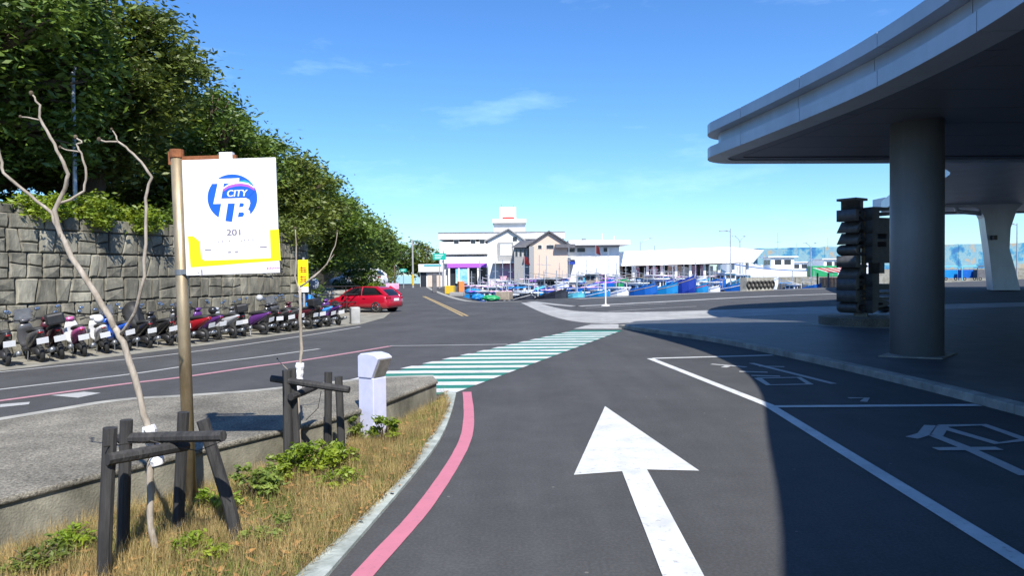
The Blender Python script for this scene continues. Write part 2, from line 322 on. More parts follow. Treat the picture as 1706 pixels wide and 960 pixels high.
for nm, ps, wd in (('painted_character', [[(300, 114), (375, 120), (440, 126)], [(460, 110), (620, 150), (790, 193)], [(490, 122), (592, 125)], [(412, 144), (525, 147)], [(460, 160), (575, 163)],
                    [(485, 170), (650, 168), (695, 195), (528, 198), (485, 170)], [(370, 120), (350, 128)]], .14),
                   ('painted_character', [[(1100, 410), (1150, 395), (1175, 362), (1225, 362), (1200, 400)], [(1215, 362), (1390, 358), (1560, 418), (1440, 432), (1215, 366)], [(1190, 400), (1330, 455), (1450, 510), (1560, 562)], [(1195, 455), (1452, 453)]], .15),
                   ('painted_digit', [[(848, 250), (922, 250), (908, 265)]], .11)):
    mb = MB()
    for i, s_ in enumerate(ps): band(xy(c4(s_)), wd, .008+.0004*i, mb)
    mark(nm, mb, 'paint_worn')
def ext(ps, L_=15):
    p = xy(ps); return [tuple(Vector(p[0])+(Vector(p[0])-Vector(p[1])).normalized()*L_)]+p
mark('road_pink_line', band(smoothline(ext([(0, 669), (206, 641), (307, 629), (430, 611), (499, 602), (600, 586), (650, 577.5)])), .17, .010), 'paint_worn_pink')
mark('road_white_line', band(smoothline(ext([(0, 650), (216, 624.5), (323, 609), (430, 596), (532, 582)])), .13, .010), 'paint_worn')
mark('scooter_bay_line', band(smoothline(ext([(0, 621), (297, 590), (495, 562), (600, 545)])), .12, .011), 'paint_worn')
stroke([(650, 577), (740, 576), (846, 574.5)], .12, 'paint_worn', .010, 'stop_line')
pxpoly('worn_arrow', [(85, 660), (140, 654), (168, 656), (130, 664)], 'paint_worn', .010); pxpoly('worn_arrow', [(0, 675), (50, 671), (48, 675), (0, 680)], 'paint_worn', .010)
for dx in (-4, 4): stroke([(706+dx*.4, 494), (740+dx*.7, 510), (775+dx, 527)], .13, 'paint_yellow', .010, 'centre_line', 5)
for ps, wd, m_ in (([(960, 498.5), (1110, 491.5), (1280, 484), (1450, 479)], .8, 'concrete_pale'), ([(960, 511), (1110, 503), (1280, 494), (1490, 487)], .9, 'concrete_pale'), ([(1013, 520), (1085, 515), (1160, 511)], .18, 'paint_worn'), ([(975, 514), (1050, 509), (1110, 506)], .16, 'paint_worn'),
                   ([(885, 503), (925, 508), (960, 511)], .8, 'concrete_pale'), ([(1240, 520), (1330, 513), (1420, 509)], .15, 'paint_worn')):
    stroke(ps, wd, m_, .014, 'lot_line', 4)
stroke([(712, 478.5), (722, 484), (742, 492), (768, 500), (800, 503.5), (870, 503)], .5, 'concrete', .016, 'road_edge', 4)
# raised aggregate walk, its wall, bed and flush kerb
ZT = .35
front = xy([(0, 830), (168, 787), (427, 725), (525, 702), (610, 678), (690, 648), (727, 634)], ZT)
rear = xy([(0, 699), (192, 668), (307, 660), (430, 651), (560, 637), (650, 629), (722, 627)], ZT)
d0 = (Vector(front[0])-Vector(front[1])).normalized(); front = [tuple(Vector(front[0])+d0*5)]+front; rear = [tuple(Vector(rear[0])+(Vector(rear[0])-Vector(rear[1])).normalized()*6)]+rear
fs, rs = smoothline(front, 4), smoothline(rear, 4)
struct(MB().prism(fs+rs[::-1], -.3, ZT-.06).build('walk_base', 'concrete_bed'))
def inset(ps, d): return [tuple(Vector(p)+Vector((d, -d*.35))) for p in ps]
walk = struct(MB().prism(inset(fs, .03)+rs[::-1], ZT-.058, ZT).build('raised_walk', 'aggregate')); bevel(walk, .02, 2)
struct(band(rs, .2, ZT+.004).build('walk_edging', 'concrete'))
kout = smoothline(xy([(548, 960), (687, 797), (733, 735), (752, 690), (760, 657)]), 6); kin = smoothline(xy([(500, 960), (600, 868), (671, 797), (708, 743), (741, 690), (740, 655)]), 6)
ko = [tuple(Vector(kout[0])+Vector((-.5, -3)))]+kout; ki = [tuple(Vector(kin[0])+Vector((-.5, -3)))]+kin
struct(MB().prism(ko+ki[::-1], -.2, .03).build('bed_kerb', 'kerb_green'))
def wdist(p):
    return min(((Vector(fs[i])-Vector(p)).length for i in range(len(fs))))
FX = sorted((q[1], q[0]) for q in fs); KX = sorted((q[1], q[0]) for q in ki)
def bedz(x, y):
    xw = float(np.interp(y, [a for a, b in FX], [b for a, b in FX])); xk = float(np.interp(y, [a for a, b in KX], [b for a, b in KX]))
    t_ = min(1, max(0, (x-xw)/max(.2, xk-xw))); return -.13+.15*t_**.6+.012*math.sin(x*7+y*3)*math.sin(y*5-x*2)
bm_ = MB(); gy = np.linspace(1.5, max(p[1] for p in ki), 60); NX = 26
for yy in gy:
    xw = float(np.interp(yy, [a for a, b in FX], [b for a, b in FX]))-.1; xk = float(np.interp(yy, [a for a, b in KX], [b for a, b in KX]))+.02
    for i in range(NX): xx = xw+(xk-xw)*i/(NX-1); bm_.v.append((xx, yy, bedz(xx, yy)))
for j in range(59):
    for i in range(NX-1): b_ = j*NX+i; bm_.f.append((b_, b_+1, b_+NX+1, b_+NX))
struct(bm_.build('planting_bed', 'soil', None, True))
hl = [(q[0]+.04, q[1]) for q in ki if q[1] > 1.7]; hr = [(q[0]-.06, q[1]) for q in fs if q[1] > 1.7]
xk0 = float(np.interp(1.6, [a for a, b in KX], [b for a, b in KX])); xw0 = float(np.interp(1.6, [a for a, b in FX], [b for a, b in FX]))
hole = [(xk0, 1.6)]+[(xw0, 1.6)]+sorted(hr, key=lambda q: q[1])+sorted(hl, key=lambda q: -q[1])+[(xk0, 1.6001)]      # clockwise
land = [land[0], (xk0, -400)]+hole+[(xk0+.001, -400)]+land[1:]
struct(MB().prism(land, -4, 0).build('ground', 'asphalt'))
# ---- bed vegetation
BED = ki+[tuple(Vector(p)) for p in fs[::-1]]
def inside(p, poly):
    c = False; j = len(poly)-1
    for i in range(len(poly)):
        a, b = poly[i], poly[j]
        if (a[1] > p[1]) != (b[1] > p[1]) and p[0] < (b[0]-a[0])*(p[1]-a[1])/(b[1]-a[1])+a[0]: c = not c
        j = i
    return c
bx = [p[0] for p in BED]; by = [p[1] for p in BED]
def dens(x, y, ph): return .5+.5*math.sin(x*3.1+ph+1.3*math.sin(y*1.7+ph))*math.sin(y*2.3-ph+1.1*math.sin(x*2.9))
def bedpts(n, edge=0.0, ph=None, pw=1.0):
    out_ = []
    while len(out_) < n:
        p = (random.uniform(max(min(bx), -5.5), max(bx)+edge), random.uniform(3.2, max(by)))
        if ph is not None and random.random() > .12+.88*dens(p[0], p[1], ph)**pw: continue
        if inside((p[0]-random.random()*edge, p[1]), BED): out_.append(p)
    return np.array(out_)
def quads(name, V, m, parent=None, kind=None, smooth=False):
    me_ = bpy.data.meshes.new(name); n_ = len(V)//4
    me_.vertices.add(len(V)); me_.vertices.foreach_set('co', V.astype(np.float32).ravel()); me_.loops.add(len(V)); me_.loops.foreach_set('vertex_index', np.arange(len(V), dtype=np.int32))
    me_.polygons.add(n_); me_.polygons.foreach_set('loop_start', np.arange(0, len(V), 4, dtype=np.int32)); me_.update(calc_edges=True)
    o = link(name, me_, m, parent)
    if kind: o['kind'] = kind
    return o
def blades(n, l0, l1, wd, lean, edge=.12, ph=0.0, pw=1.0):
    P = bedpts(n, edge, ph, pw); L_ = rng.uniform(l0, l1, n); a = rng.uniform(0, 2*np.pi, n); ln_ = rng.uniform(.2, lean, n)
    d = np.stack([np.cos(a)*ln_, np.sin(a)*ln_, np.sqrt(np.clip(1-np.minimum(ln_, .98)**2, .02, 1))], 1)*L_[:, None]
    s_ = np.stack([-np.sin(a), np.cos(a), np.zeros(n)], 1)*wd; B = np.concatenate([P, np.array([[bedz(*q)] for q in P])], 1)
    mid = B+d*.6; tip = B+d
    V = np.stack([B-s_, B+s_, mid+s_*.8, tip], 1).reshape(-1, 3); return V
tag_s = lambda o, l_, c: tag(o, l_, c)
tag(quads('dry_grass', blades(70000, .06, .26, .0017, .995, .06, .4, .9), 'straw', kind='stuff'), 'dry straw coloured grass covering the planting bed', 'grass')
tag(quads('green_grass', blades(42000, .04, .17, .002, .95, .0, 2.6, 1.0), 'grass', kind='stuff'), 'green grass blades mixed into the planting bed', 'grass')
P = bedpts(2600, .1); V = []
for p in P:
    a = random.uniform(0, 6.28); s_ = random.uniform(.02, .055); u = Vector((math.cos(a), math.sin(a), random.uniform(-.4, .4))).normalized(); v_ = Vector((-u.y, u.x, random.uniform(-.3, .5))).normalized()
    c = Vector((p[0], p[1], bedz(*p)+random.uniform(.02, .09))); V += [c-u*s_, c+v_*s_*.45, c+u*s_, c-v_*s_*.45]
tag(quads('leaf_litter', np.array([tuple(x) for x in V]), 'litter', kind='stuff'), 'fallen brown and orange leaves scattered over the bed', 'leaves')
def leafcloud(blobs, n, size, clump=.55, flat=.6, shell=.5):
    vol = np.array([b[1][0]*b[1][1]*b[1][2] for b in blobs])**.67; pr = vol/vol.sum(); per = 55
    nc = max(1, n//per); bi = rng.choice(len(blobs), nc, p=pr); C = np.array([b[0] for b in blobs])[bi]; Rr = np.array([b[1] for b in blobs])[bi]
    d = rng.normal(size=(nc, 3)); d /= np.linalg.norm(d, axis=1)[:, None]; r = rng.uniform(shell**3, 1, nc)**(1/3)
    cc = C+d*Rr*r[:, None]; cs = rng.uniform(.6, 1.3, nc)*clump
    P = np.repeat(cc, per, 0)+rng.normal(size=(nc*per, 3))*np.repeat(cs, per)[:, None]*np.array([.55, .55, .55*flat])
    N = len(P); a = rng.uniform(0, 2*np.pi, N); u = np.stack([np.cos(a), np.sin(a), rng.uniform(-.9, .35, N)], 1); u /= np.linalg.norm(u, axis=1)[:, None]
    q = rng.normal(size=(N, 3))+np.array([0, 0, 1.1]); v = np.cross(q, u); v /= np.linalg.norm(v, axis=1)[:, None]
    s_ = (rng.uniform(.6, 1.3, N)*size)[:, None]
    return np.stack([P-u*s_, P+v*s_*.38, P+u*s_, P-v*s_*.38], 1).reshape(-1, 3)
def bush(px, py, h, r, label, m='leaf_bright', n=900, size=.035, z=0.0, loc=None, name='shrub'):
    p = loc or G(px, py, z); t = thing(name, label, 'shrub', p)
    quads('foliage', leafcloud([((0, 0, h*.55), (r, r, h*.5)), ((r*.5, -r*.3, h*.4), (r*.6, r*.6, h*.35))], n, size, clump=max(.06, r*.3), shell=.1), m, t)
    mb = MB()
    for k in range(6):
        a = k*1.05; mb.tube([(0, 0, -.02), (math.cos(a)*r*.3, math.sin(a)*r*.3, h*.45), (math.cos(a)*r*.7, math.sin(a)*r*.7, h*.85)], [.008, .006, .003], 5)
    mb.build('stem', 'bark', t); return t
bush(640, 738, .36, .2, 'bright green leafy shrub at the foot of the pale bollard')
bush(520, 790, .36, .3, 'wide bright green shrub beside the second stake frame', n=1600)
bush(570, 775, .22, .18, 'small yellow-green shrub in straw below the second stake frame', n=600)
bush(425, 830, .3, .24, 'dull green shrub between the two stake frames', 'grass', 800)
for px, py, h_, r_, m_, lb in ((470, 800, .3, .22, 'leaf_bright', 'bright weed clump left of the second stake frame'), (355, 850, .2, .2, 'leaf_bright', 'small weed clump right of the rusty sign pole'), (60, 948, .16, .22, 'leaf_olive', 'low olive weed at the wall foot'), (120, 915, .18, .16, 'leaf_bright', 'small bright weed at the wall foot near the tall stakes'), (560, 815, .2, .2, 'leaf_bright', 'yellow-green weed at the edge of the straw'),
        (440, 900, .16, .2, 'grass', 'dull weed patch between the first stake frame and the kerb'), (590, 730, .28, .18, 'leaf_olive', 'olive weed left of the bollard foot'), (690, 670, .22, .16, 'leaf_olive', 'dry olive weed near the end of the bed'), (330, 930, .14, .2, 'leaf_bright', 'low bright weed in front of the forked sapling')):
    bush(px, py, h_, r_, lb, m_, 700, .028)
bush(660, 660, .16, .22, 'low brown dry shrub beside the end of the raised walk', 'straw', 700, .03)
# ================================================================= RETAINING WALL
WA = Vector((-13.9, 17.8)); WD = Vector((.39, .92)).normalized(); WN = Vector((WD.y, -WD.x)); WH = 3.85; WL0, WL1 = -8.0, 13.6
wall = thing('retaining_wall', 'tall grey wall faced with irregular square stones behind the scooters', 'wall', (WA.x, WA.y, 0), math.atan2(WD.y, WD.x))
MB().b2(WL0, WL1, .04, .8, -.3, WH-.02).build('wall_core', 'mortar', wall)
def stone_mesh(mb, poly, depth):
    c = Vector((sum(p[0] for p in poly)/4, sum(p[1] for p in poly)/4)); ring0 = []; ring1 = []; ring2 = []
    for p in poly:
        d = c-Vector(p); u = d.normalized(); a = Vector(p)+u*.02; b = Vector(p)+u*(.055+random.random()*.025)
        ring0.append((a.x, .06, a.y)); ring1.append((a.x, -depth*.35, a.y)); ring2.append((b.x, -depth*random.uniform(.8, 1.25), b.y))
    # subdivide edges for irregular outline
    def sub(r, j):
        o_ = []
        for i in range(4):
            p, q = Vector(r[i]), Vector(r[(i+1) % 4]); o_.append(p); m_ = (p+q)/2; o_.append(m_+Vector((random.uniform(-j, j), random.uniform(-j, j)*.6, random.uniform(-j, j))))
        return o_
    random.seed(hash((round(c.x, 2), round(c.y, 2))) % 9999); r0 = sub(ring0, .008); r1 = sub(ring1, .012); r2 = sub(ring2, .02)
    b = len(mb.v); mb.v += [tuple(p) for p in r0+r1+r2]+[(c.x, -depth*random.uniform(.9, 1.5), c.y)]
    for lv in (0, 8):
        for k in range(8): mb.f.append((b+lv+k, b+lv+(k+1) % 8, b+lv+8+(k+1) % 8, b+lv+8+k))
    for k in range(8): mb.f.append((b+16+k, b+16+(k+1) % 8, b+24))
def split(poly, n):
    if n <= 1: return [poly]
    a, b, c, d = [Vector(p) for p in poly]; wd = (b-a).length; ht = (d-a).length; k = n//2 if n > 2 else 1; t = k/n
    if wd > ht*random.uniform(.75, 1.3):
        t1, t2 = t+random.uniform(-.12, .12), t+random.uniform(-.12, .12); p, q = a.lerp(b, t1), d.lerp(c, t2); return split([a, p, q, d], k)+split([p, b, c, q], n-k)
    t1, t2 = t+random.uniform(-.12, .12), t+random.uniform(-.12, .12); p, q = a.lerp(d, t1), b.lerp(c, t2); return split([a, b, q, p], k)+split([p, q, c, d], n-k)
random.seed(21); stuffmb = MB(); rows = [0, .7, 1.4, 2.1, 2.8, WH-.4, WH]
for r_ in range(6):
    x = WL0+(.4 if r_ % 2 else 0)
    while x < WL1-.1:
        x1 = min(x+random.uniform(.85, 1.15), WL1); st = random.getstate()
        pn = random.choice((2, 3, 3, 4, 4)) if r_ < 5 else random.choice((1, 2, 2))
        ps = split([Vector((x, rows[r_])), Vector((x1, rows[r_])), Vector((x1, rows[r_+1])), Vector((x, rows[r_+1]))], pn); st = random.getstate()
        for q in ps:
            if x1 < -1.0: stone_mesh(stuffmb, q, .07)
            else: mb = MB(); stone_mesh(mb, q, .075); mb.build('stone', 'stone', wall)
        random.setstate(st); x = x1
so_ = stuffmb.build('stone_facing', 'stone', wall); so_['kind'] = 'stuff'
random.seed(5)
for k in range(9): bevel(MB().box((-.6+k*.42, .3, WH+.1+random.random()*.05), (.34, .34, .26+random.random()*.1), random.uniform(-.2, .2)).build('coping_stone', 'stone', wall), .03, 1)
# terraces behind
def W(t, off=0.0): return tuple(WA+WD*t-WN*off)
struct(MB().prism([W(WL0, .5), W(WL1, .5), (-13, 36), (-15, 45), (-19, 70), (-24, 110), (-90, 140), (-90, -10)], -.5, WH-.25).build('terrace', 'soil'))
led = [(-14.6, 43), (-8.6, 46.5), (-9.8, 60), (-15, 62)]
struct(MB().prism(led, -.3, 1.15).build('ledge', 'concrete'))
# ================================================================= TREES
def tree(name, label, base, h0, blobs, n, size, m, rad=.35, cat='tree', group='trees above the wall', clump=.75):
    t = thing(name, label, cat, base, 0, group); mb = MB(); top = Vector(blobs[0][0])
    tr = [Vector((0, 0, -.4)), Vector((top.x*.15, top.y*.15, h0*.35)), Vector((top.x*.35, top.y*.35, h0*.7)), Vector((top.x*.6, top.y*.6, h0))]
    mb.tube(tr, [rad*1.3, rad, rad*.85, rad*.6], 10)
    for c, r in blobs:
        c = Vector(c); s_ = tr[2].lerp(tr[3], random.random()); mb.tube([s_, s_.lerp(c, .5)+Vector((random.uniform(-.5, .5), random.uniform(-.5, .5), .2)), c+Vector((0, 0, r[2]*.4))], [rad*.5, rad*.3, rad*.07], 7)
        for k in range(5):
            d = Vector((random.gauss(0, 1), random.gauss(0, 1), random.uniform(-.2, 1))).normalized(); q = s_.lerp(c, .6); mb.tube([q, c+Vector((d.x*r[0], d.y*r[1], d.z*r[2]))*.75], [rad*.2, .02], 5)
    mb.build('trunk', 'bark', t, True); quads('crown', leafcloud(blobs, n, size, clump), m, t); return t
def blobset(center, rad, k, seed):
    random.seed(seed); out_ = [(tuple(center), tuple(x*.72 for x in rad))]
    for i in range(k):
        d = Vector((random.gauss(0, 1), random.gauss(0, 1), random.gauss(0, .8))).normalized(); s_ = random.uniform(.3, .5)
        out_.append(((center[0]+d.x*rad[0]*.72, center[1]+d.y*rad[1]*.72, center[2]+d.z*rad[2]*.72), (rad[0]*s_, rad[1]*s_, rad[2]*s_*.85)))
    for i in range(k*2):
        d = Vector((random.gauss(0, 1), random.gauss(0, 1), random.gauss(.2, .8))).normalized(); s_ = random.uniform(.12, .26)
        out_.append(((center[0]+d.x*rad[0]*1.0, center[1]+d.y*rad[1]*1.0, center[2]+d.z*rad[2]*1.0), (rad[0]*s_, rad[1]*s_, rad[2]*s_*.8)))
    return out_
TZ = WH-.25
def T(x, y, c, r, k, n, size, m, label, seed, h0=3.5, rad=.35, z=TZ, clump=.75, name='broadleaf_tree'):
    tree(name, label, (x, y, z), h0, [((b[0][0]-x, b[0][1]-y, b[0][2]-z), b[1]) for b in blobset(c, r, k, seed)], n, size, m, rad, clump=clump)
T(-16.8, 21.5, (-16.6, 20.8, 9.2), (4.5, 3.8, 4.4), 14, 60000, .13, 'leaf', 'largest dark green tree spreading over the stone wall and bare sapling', 1, 4, .5)
T(-15.5, 26.5, (-15.0, 26.8, 9.1), (3.2, 3.0, 3.5), 12, 48000, .13, 'leaf_olive', 'olive green tree behind the bus stop sign, tall above the wall', 2, 3.6, .45)
T(-21.5, 27, (-20.5, 27, 7.4), (5.0, 4, 3.9), 10, 30000, .15, 'leaf', 'shaded low tree behind the largest tree on the terrace', 12, 2)
T(-18.5, 35, (-18.5, 35, 7.0), (4.5, 4, 3.6), 9, 22000, .16, 'leaf', 'shaded tree deeper on the terrace behind the bus stop plate', 13, 2)
T(-15.0, 33, (-13.8, 33.5, 7.5), (2.9, 2.9, 2.9), 10, 36000, .14, 'leaf', 'dark green tree over the end of the stone wall', 3, 3)
T(-15.5, 40, (-13.0, 41, 5.9), (2.8, 3.2, 2.8), 10, 32000, .15, 'leaf_olive', 'spreading tree behind the yellow road sign', 4, 2.4)
T(-15.5, 48, (-13.2, 48, 5.6), (3.3, 4.0, 3.2), 9, 26000, .16, 'leaf', 'leafy tree overhanging the parked red car', 5, 2)
T(-17.5, 60, (-14.4, 60, 5.4), (3.4, 4.6, 3.0), 8, 18000, .19, 'leaf', 'rounded tree further along the road past the red car', 6, 2, clump=.9)
T(-20, 78, (-17.0, 78, 5.3), (3.6, 5, 3.0), 7, 12000, .24, 'leaf_olive', 'smaller roadside tree before the green road sign', 7, 2, clump=1.0)
T(-24, 100, (-20.5, 100, 5.6), (4, 5, 3.2), 7, 9000, .3, 'leaf', 'roadside tree beyond the green road sign', 8, 2, clump=1.2)
T(-27, 150, (-27, 150, 5.5), (6, 6, 4), 7, 7000, .4, 'leaf', 'distant tree closing the far end of the road', 9, 3, .4, 0, 1.6)
T(-18.5, 158, (-18.5, 158, 5.0), (5, 5, 3.8), 7, 6000, .4, 'leaf_olive', 'distant tree left of the white hotel', 10, 3, .4, 0, 1.6)
T(-22.8, 140, (-22.8, 140, 7.2), (1.6, 1.6, 1.6), 4, 1800, .3, 'leaf', 'tall thin distant tree with a small round crown', 11, 6, .2, 0, .8)
for i, (t_, z_, r_, m_, lb) in enumerate(((.6, 3.9, .5, 'leaf_bright', 'small leafy bush on the wall top behind the forked sapling'), (2.4, 3.95, .75, 'leaf_bright', 'yellow-green bush trailing over the wall top'), (4.0, 3.9, .85, 'leaf_bright', 'dense bright bush spilling over the middle of the wall top'),
      (5.6, 3.8, .8, 'leaf_bright', 'bright bush on the wall top close to the rusty sign pole'), (7.6, 4.0, .9, 'leaf', 'dark bush on the wall top behind the bus stop plate'), (10.6, 3.8, 1.0, 'leaf', 'dark bush above the far end of the wall'), (12.8, 3.6, 1.1, 'leaf_olive', 'olive bush hanging over the wall end'))):
    p = W(t_, .25); bush(0, 0, r_*1.1, r_, lb, m_, 2600, .085, loc=(p[0], p[1], z_-.35))
for i, (x, y, h, r, lb, m_) in enumerate(((-11.6, 33.5, 3.4, 1.5, 'tall dark hedge bush right after the stone wall', 'leaf'), (-12.2, 37.5, 3.6, 1.7, 'tall dark hedge bush behind the bonnet of the red car', 'leaf'), (-13.2, 42, 3.2, 1.8, 'dark hedge bush behind the roof of the red car', 'leaf'),
      (-8.3, 44, 1.5, .7, 'yellow-green bush at the tail of the red car', 'leaf_bright'), (-10.9, 50.5, 3.4, 1.5, 'green bush beside the ledge with the white car', 'leaf'), (-13, 66, 3.2, 2.0, 'green roadside bush past the ledge', 'leaf_olive'))):
    bush(0, 0, h, r, lb, m_, 5200 if h > 2 else 2200, .12, loc=(x, y, 0))
# ================================================================= SAPLINGS AND STAKES
def sapling(label, Y, paths, wrap, base):
    t = thing('sapling', label, 'sapling', base); mb = MB()
    for name_, ps, r0, r1 in paths:
        P = [AT(a, b, Y+dy)-Vector(base) for a, b, dy in ps]; n_ = len(P); q = []
        for i in range(n_-1):
            for j in range(3): q.append(P[i].lerp(P[i+1], j/3)+Vector((random.uniform(-1, 1), random.uniform(-1, 1), 0))*.006)
        q.append(P[-1]); MB().tube(q, [.7*(r0+(r1-r0)*i/(len(q)-1))*random.uniform(.92, 1.1) for i in range(len(q))], 9).build(name_, 'bark_pale', t, True)
    for name_, ps, r0, r1 in paths[1:]:
        e_ = AT(ps[-1][0], ps[-1][1], Y+ps[-1][2])-Vector(base); MB().sphere(e_, (r1*1.9, r1*1.8, r1*2.3), 8, 6).build('pruned_knob', 'bark', t)
    P = [AT(a, b, Y)-Vector(base) for a, b in wrap]; q = [P[0].lerp(P[-1], i/8) if len(P) == 2 else P[i] for i in range(9 if len(P) == 2 else len(P))]
    MB().tube([p for p in q], [.045+.008*(i % 2) for i in range(len(q))], 9).build('wrap', 'cloth_white', t); return t
random.seed(3)
b1 = G(262, 925, -.02); Y1 = b1.y
sapling('forked bare sapling with pale bark and white wrap in the charred frame', Y1, [
    ('trunk', [(262, 928, 0), (252, 880, 0), (249, 800, 0), (254, 740, 0), (240, 690, 0), (222, 625, 0), (205, 570, 0), (190, 545, 0)], .036, .032),
    ('branch', [(192, 548, 0), (160, 490, .05), (120, 430, .1), (100, 390, .1), (92, 350, .1), (108, 315, .12), (113, 290, .1), (100, 260, .1), (85, 230, .1), (66, 195, .1), (66, 175, .1), (52, 155, .1)], .034, .009),
    ('branch', [(101, 395, .1), (86, 355, .1), (50, 325, .05), (5, 288, 0), (0, 262, 0), (-6, 240, 0)], .022, .011),
    ('branch', [(97, 340, .1), (118, 332, .15), (140, 318, .2), (144, 290, .2), (135, 255, .2), (128, 240, .2), (138, 238, .2), (126, 228, .2)], .016, .008),
    ('branch', [(135, 253, .2), (112, 250, .2), (100, 245, .2)], .009, .006), ('branch', [(66, 200, .1), (48, 196, .1), (34, 194, .1)], .01, .006),
    ('branch', [(200, 560, 0), (225, 520, -.1), (240, 460, -.15), (244, 380, -.15), (243, 330, -.15), (252, 295, -.15), (235, 270, -.15), (215, 250, -.15), (198, 236, -.15), (175, 236, -.15), (165, 232, -.15)], .02, .008),
    ('branch', [(198, 236, -.15), (190, 222, -.15), (186, 215, -.15)], .009, .005)], [(247, 710), (263, 775)], b1)
b2 = G(500, 762, 0); Y2 = b2.y
sapling('slim bare sapling beside the bollard with white wrap and curved twigs', Y2, [
    ('trunk', [(500, 765, 0), (498, 700, 0), (496, 640, 0), (502, 580, 0), (500, 530, 0), (500, 480, 0)], .03, .024),
    ('branch', [(500, 490, 0), (492, 460, .05), (494, 420, .05), (492, 380, .05)], .016, .008), ('branch', [(501, 478, 0), (525, 460, -.05), (545, 440, -.05), (558, 410, -.05), (562, 385, -.05)], .016, .006),
    ('branch', [(510, 470, 0), (535, 450, .1), (548, 436, .1), (556, 425, .1)], .01, .005), ('branch', [(492, 640, 0), (478, 615, -.1), (462, 598, -.1)], .008, .005)], [(500, 605), (496, 650)], b2)
def stakes(label, posts, rails, base, wires=()):
    t = thing('stake_frame', label, 'tree stakes', base, 0, 'charred tree stake frames')
    for (ax, ay), (bx_, by_), r in posts:
        g = G(ax, ay, -.01); p0 = g-Vector(base); p1 = AT(bx_, by_, g.y)-Vector(base)
        MB().tube([p0-Vector((0, 0, .1)), p0.lerp(p1, .3), p0.lerp(p1, .65), p1], [r*1.02, r, r*.97, r], 9).build('post', 'char_wood', t)
    for (ax, ay, dA), (bx_, by_, dB), r in rails:
        p0, p1 = AT(ax, ay, dA)-Vector(base), AT(bx_, by_, dB)-Vector(base); MB().tube([p0, p0.lerp(p1, .5), p1], [r, r*1.05, r], 9).build('rail', 'char_wood', t)
    for ps in wires: MB().tube([AT(a, b, d)-Vector(base) for a, b, d in ps], .004, 5).build('wire', 'wire', t)
    return t
yA, yB = G(170, 965).y, G(203, 925).y
stakes('charred wooden stake frame tied round the forked sapling', [((172, 968), (184, 713), .047), ((204, 926), (211, 700), .046), ((296, 890), (306, 687), .046), ((402, 905), (338, 700), .05)],
       [((178, 766, yA-.06), (312, 742, yB), .043), ((200, 731, yB+.05), (372, 727, yB-.25), .04)], b1,
       [[(172, 745, yA-.1), (250, 735, yB-.1), (330, 752, yB-.1), (372, 735, yB-.3)], [(240, 718, Y1-.06), (262, 745, Y1-.08), (245, 770, Y1-.06)]])
yC = G(482, 778).y
stakes('charred wooden stake frame beside the pale bollard', [((480, 780), (478, 617), .05), ((496, 778), (487, 614), .042), ((546, 762), (547, 620), .045), ((570, 766), (564, 628), .045)],
       [((452, 631, yC), (582, 650, yC-.1), .038), ((484, 662, yC-.1), (525, 645, yC+.4), .04)], b2, [[(535, 652, yC), (530, 680, yC), (510, 700, yC+.1)]])
# ================================================================= BUS STOP SIGN
sb = G(318, 838, 0); SY = sb.y; PXM = SY/F*1.0
sg = thing('bus_stop_sign', 'white and yellow bus stop plate with round blue logo on rusty pole', 'bus sign', sb); sg.rotation_euler = (0, R(-1.3), 0)
MB().tube([(0, 0, -.2), (0, 0, 1.6), (0, 0, 3.27)], .054, 16).build('pole', 'pole_steel', sg, True)
MB().tube([(0, 0, 3.2), (0, 0, 3.275)], .062, 14).tube([(-.07, 0, 3.26), (-.07, 0, 3.14)], .012, 6).build('collar', 'rust', sg)
MB().b2(.0, .55, -.02, .02, 3.17, 3.21).b2(.06, .44, .025, .03, 3.18, 3.215).build('bracket', 'rust', sg)
MB().b2(.4, .52, -.03, .03, 3.16, 3.235).build('lamp_cap', 'plate_white', sg)
PX0, PX1, PZ0, PZ1 = .075, .93, 2.11, 3.165
pt = bevel(MB().b2(PX0, PX1, -.075, -.055, PZ0, PZ1).build('plate', 'plate_white', sg), .004, 1)
MB().tube([(0, 0, 2.12), (0, 0, 2.17)], .058, 14).box((.07, -.04, 2.145), (.1, .03, .04)).build('clamp', 'grey_metal', sg)
def lp(px, py): return (PX0+(px-307)/153*(PX1-PX0)*.995, PZ1-(py-260)/194*(PZ1-PZ0))     # photo pixel on the plate
lay = [0]
def decal(name, poly, m, z):
    pts = [lp(*p) for p in poly]; a = sum(pts[i][0]*pts[(i+1) % len(pts)][1]-pts[(i+1) % len(pts)][0]*pts[i][1] for i in range(len(pts)))
    if a < 0: pts = pts[::-1]
    return MB().add([(x, -.0755-z, q) for x, q in pts], [tuple(range(len(pts)))]).build(name, m, pt)
c3 = lambda ps: [(300+a/8.73, 270+b/8.73) for a, b in ps]
decal('logo_disc', c3([(768+357*math.cos(k*.1309), 485+345*math.sin(k*.1309)) for k in range(48)]), 'print_blue', .001)
decal('logo_sweep', c3([(870, 240), (960, 232), (1040, 270), (1075, 305), (1000, 275), (880, 262)]), 'print_teal', .0014)
decal('logo_letter', c3([(380, 205), (880, 200), (870, 268), (655, 272), (608, 492), (960, 492), (1010, 520), (1022, 570), (1000, 640), (985, 655), (1012, 690), (1015, 740), (1000, 860), (500, 860), (560, 770), (605, 567), (492, 567), (565, 272), (400, 272)]), 'plate_white', .002)
decal('logo_stroke', c3([(702, 567), (802, 567), (750, 838), (655, 822)]), 'print_blue', .003)
decal('logo_stroke', c3([(872, 565), (922, 568), (932, 590), (915, 620), (860, 626)]), 'print_blue', .003); decal('logo_stroke', c3([(852, 702), (915, 700), (930, 730), (905, 766), (836, 770)]), 'print_blue', .003)
ar = [(640, 355), (720, 305), (820, 282), (900, 278), (1000, 298), (1090, 355)]
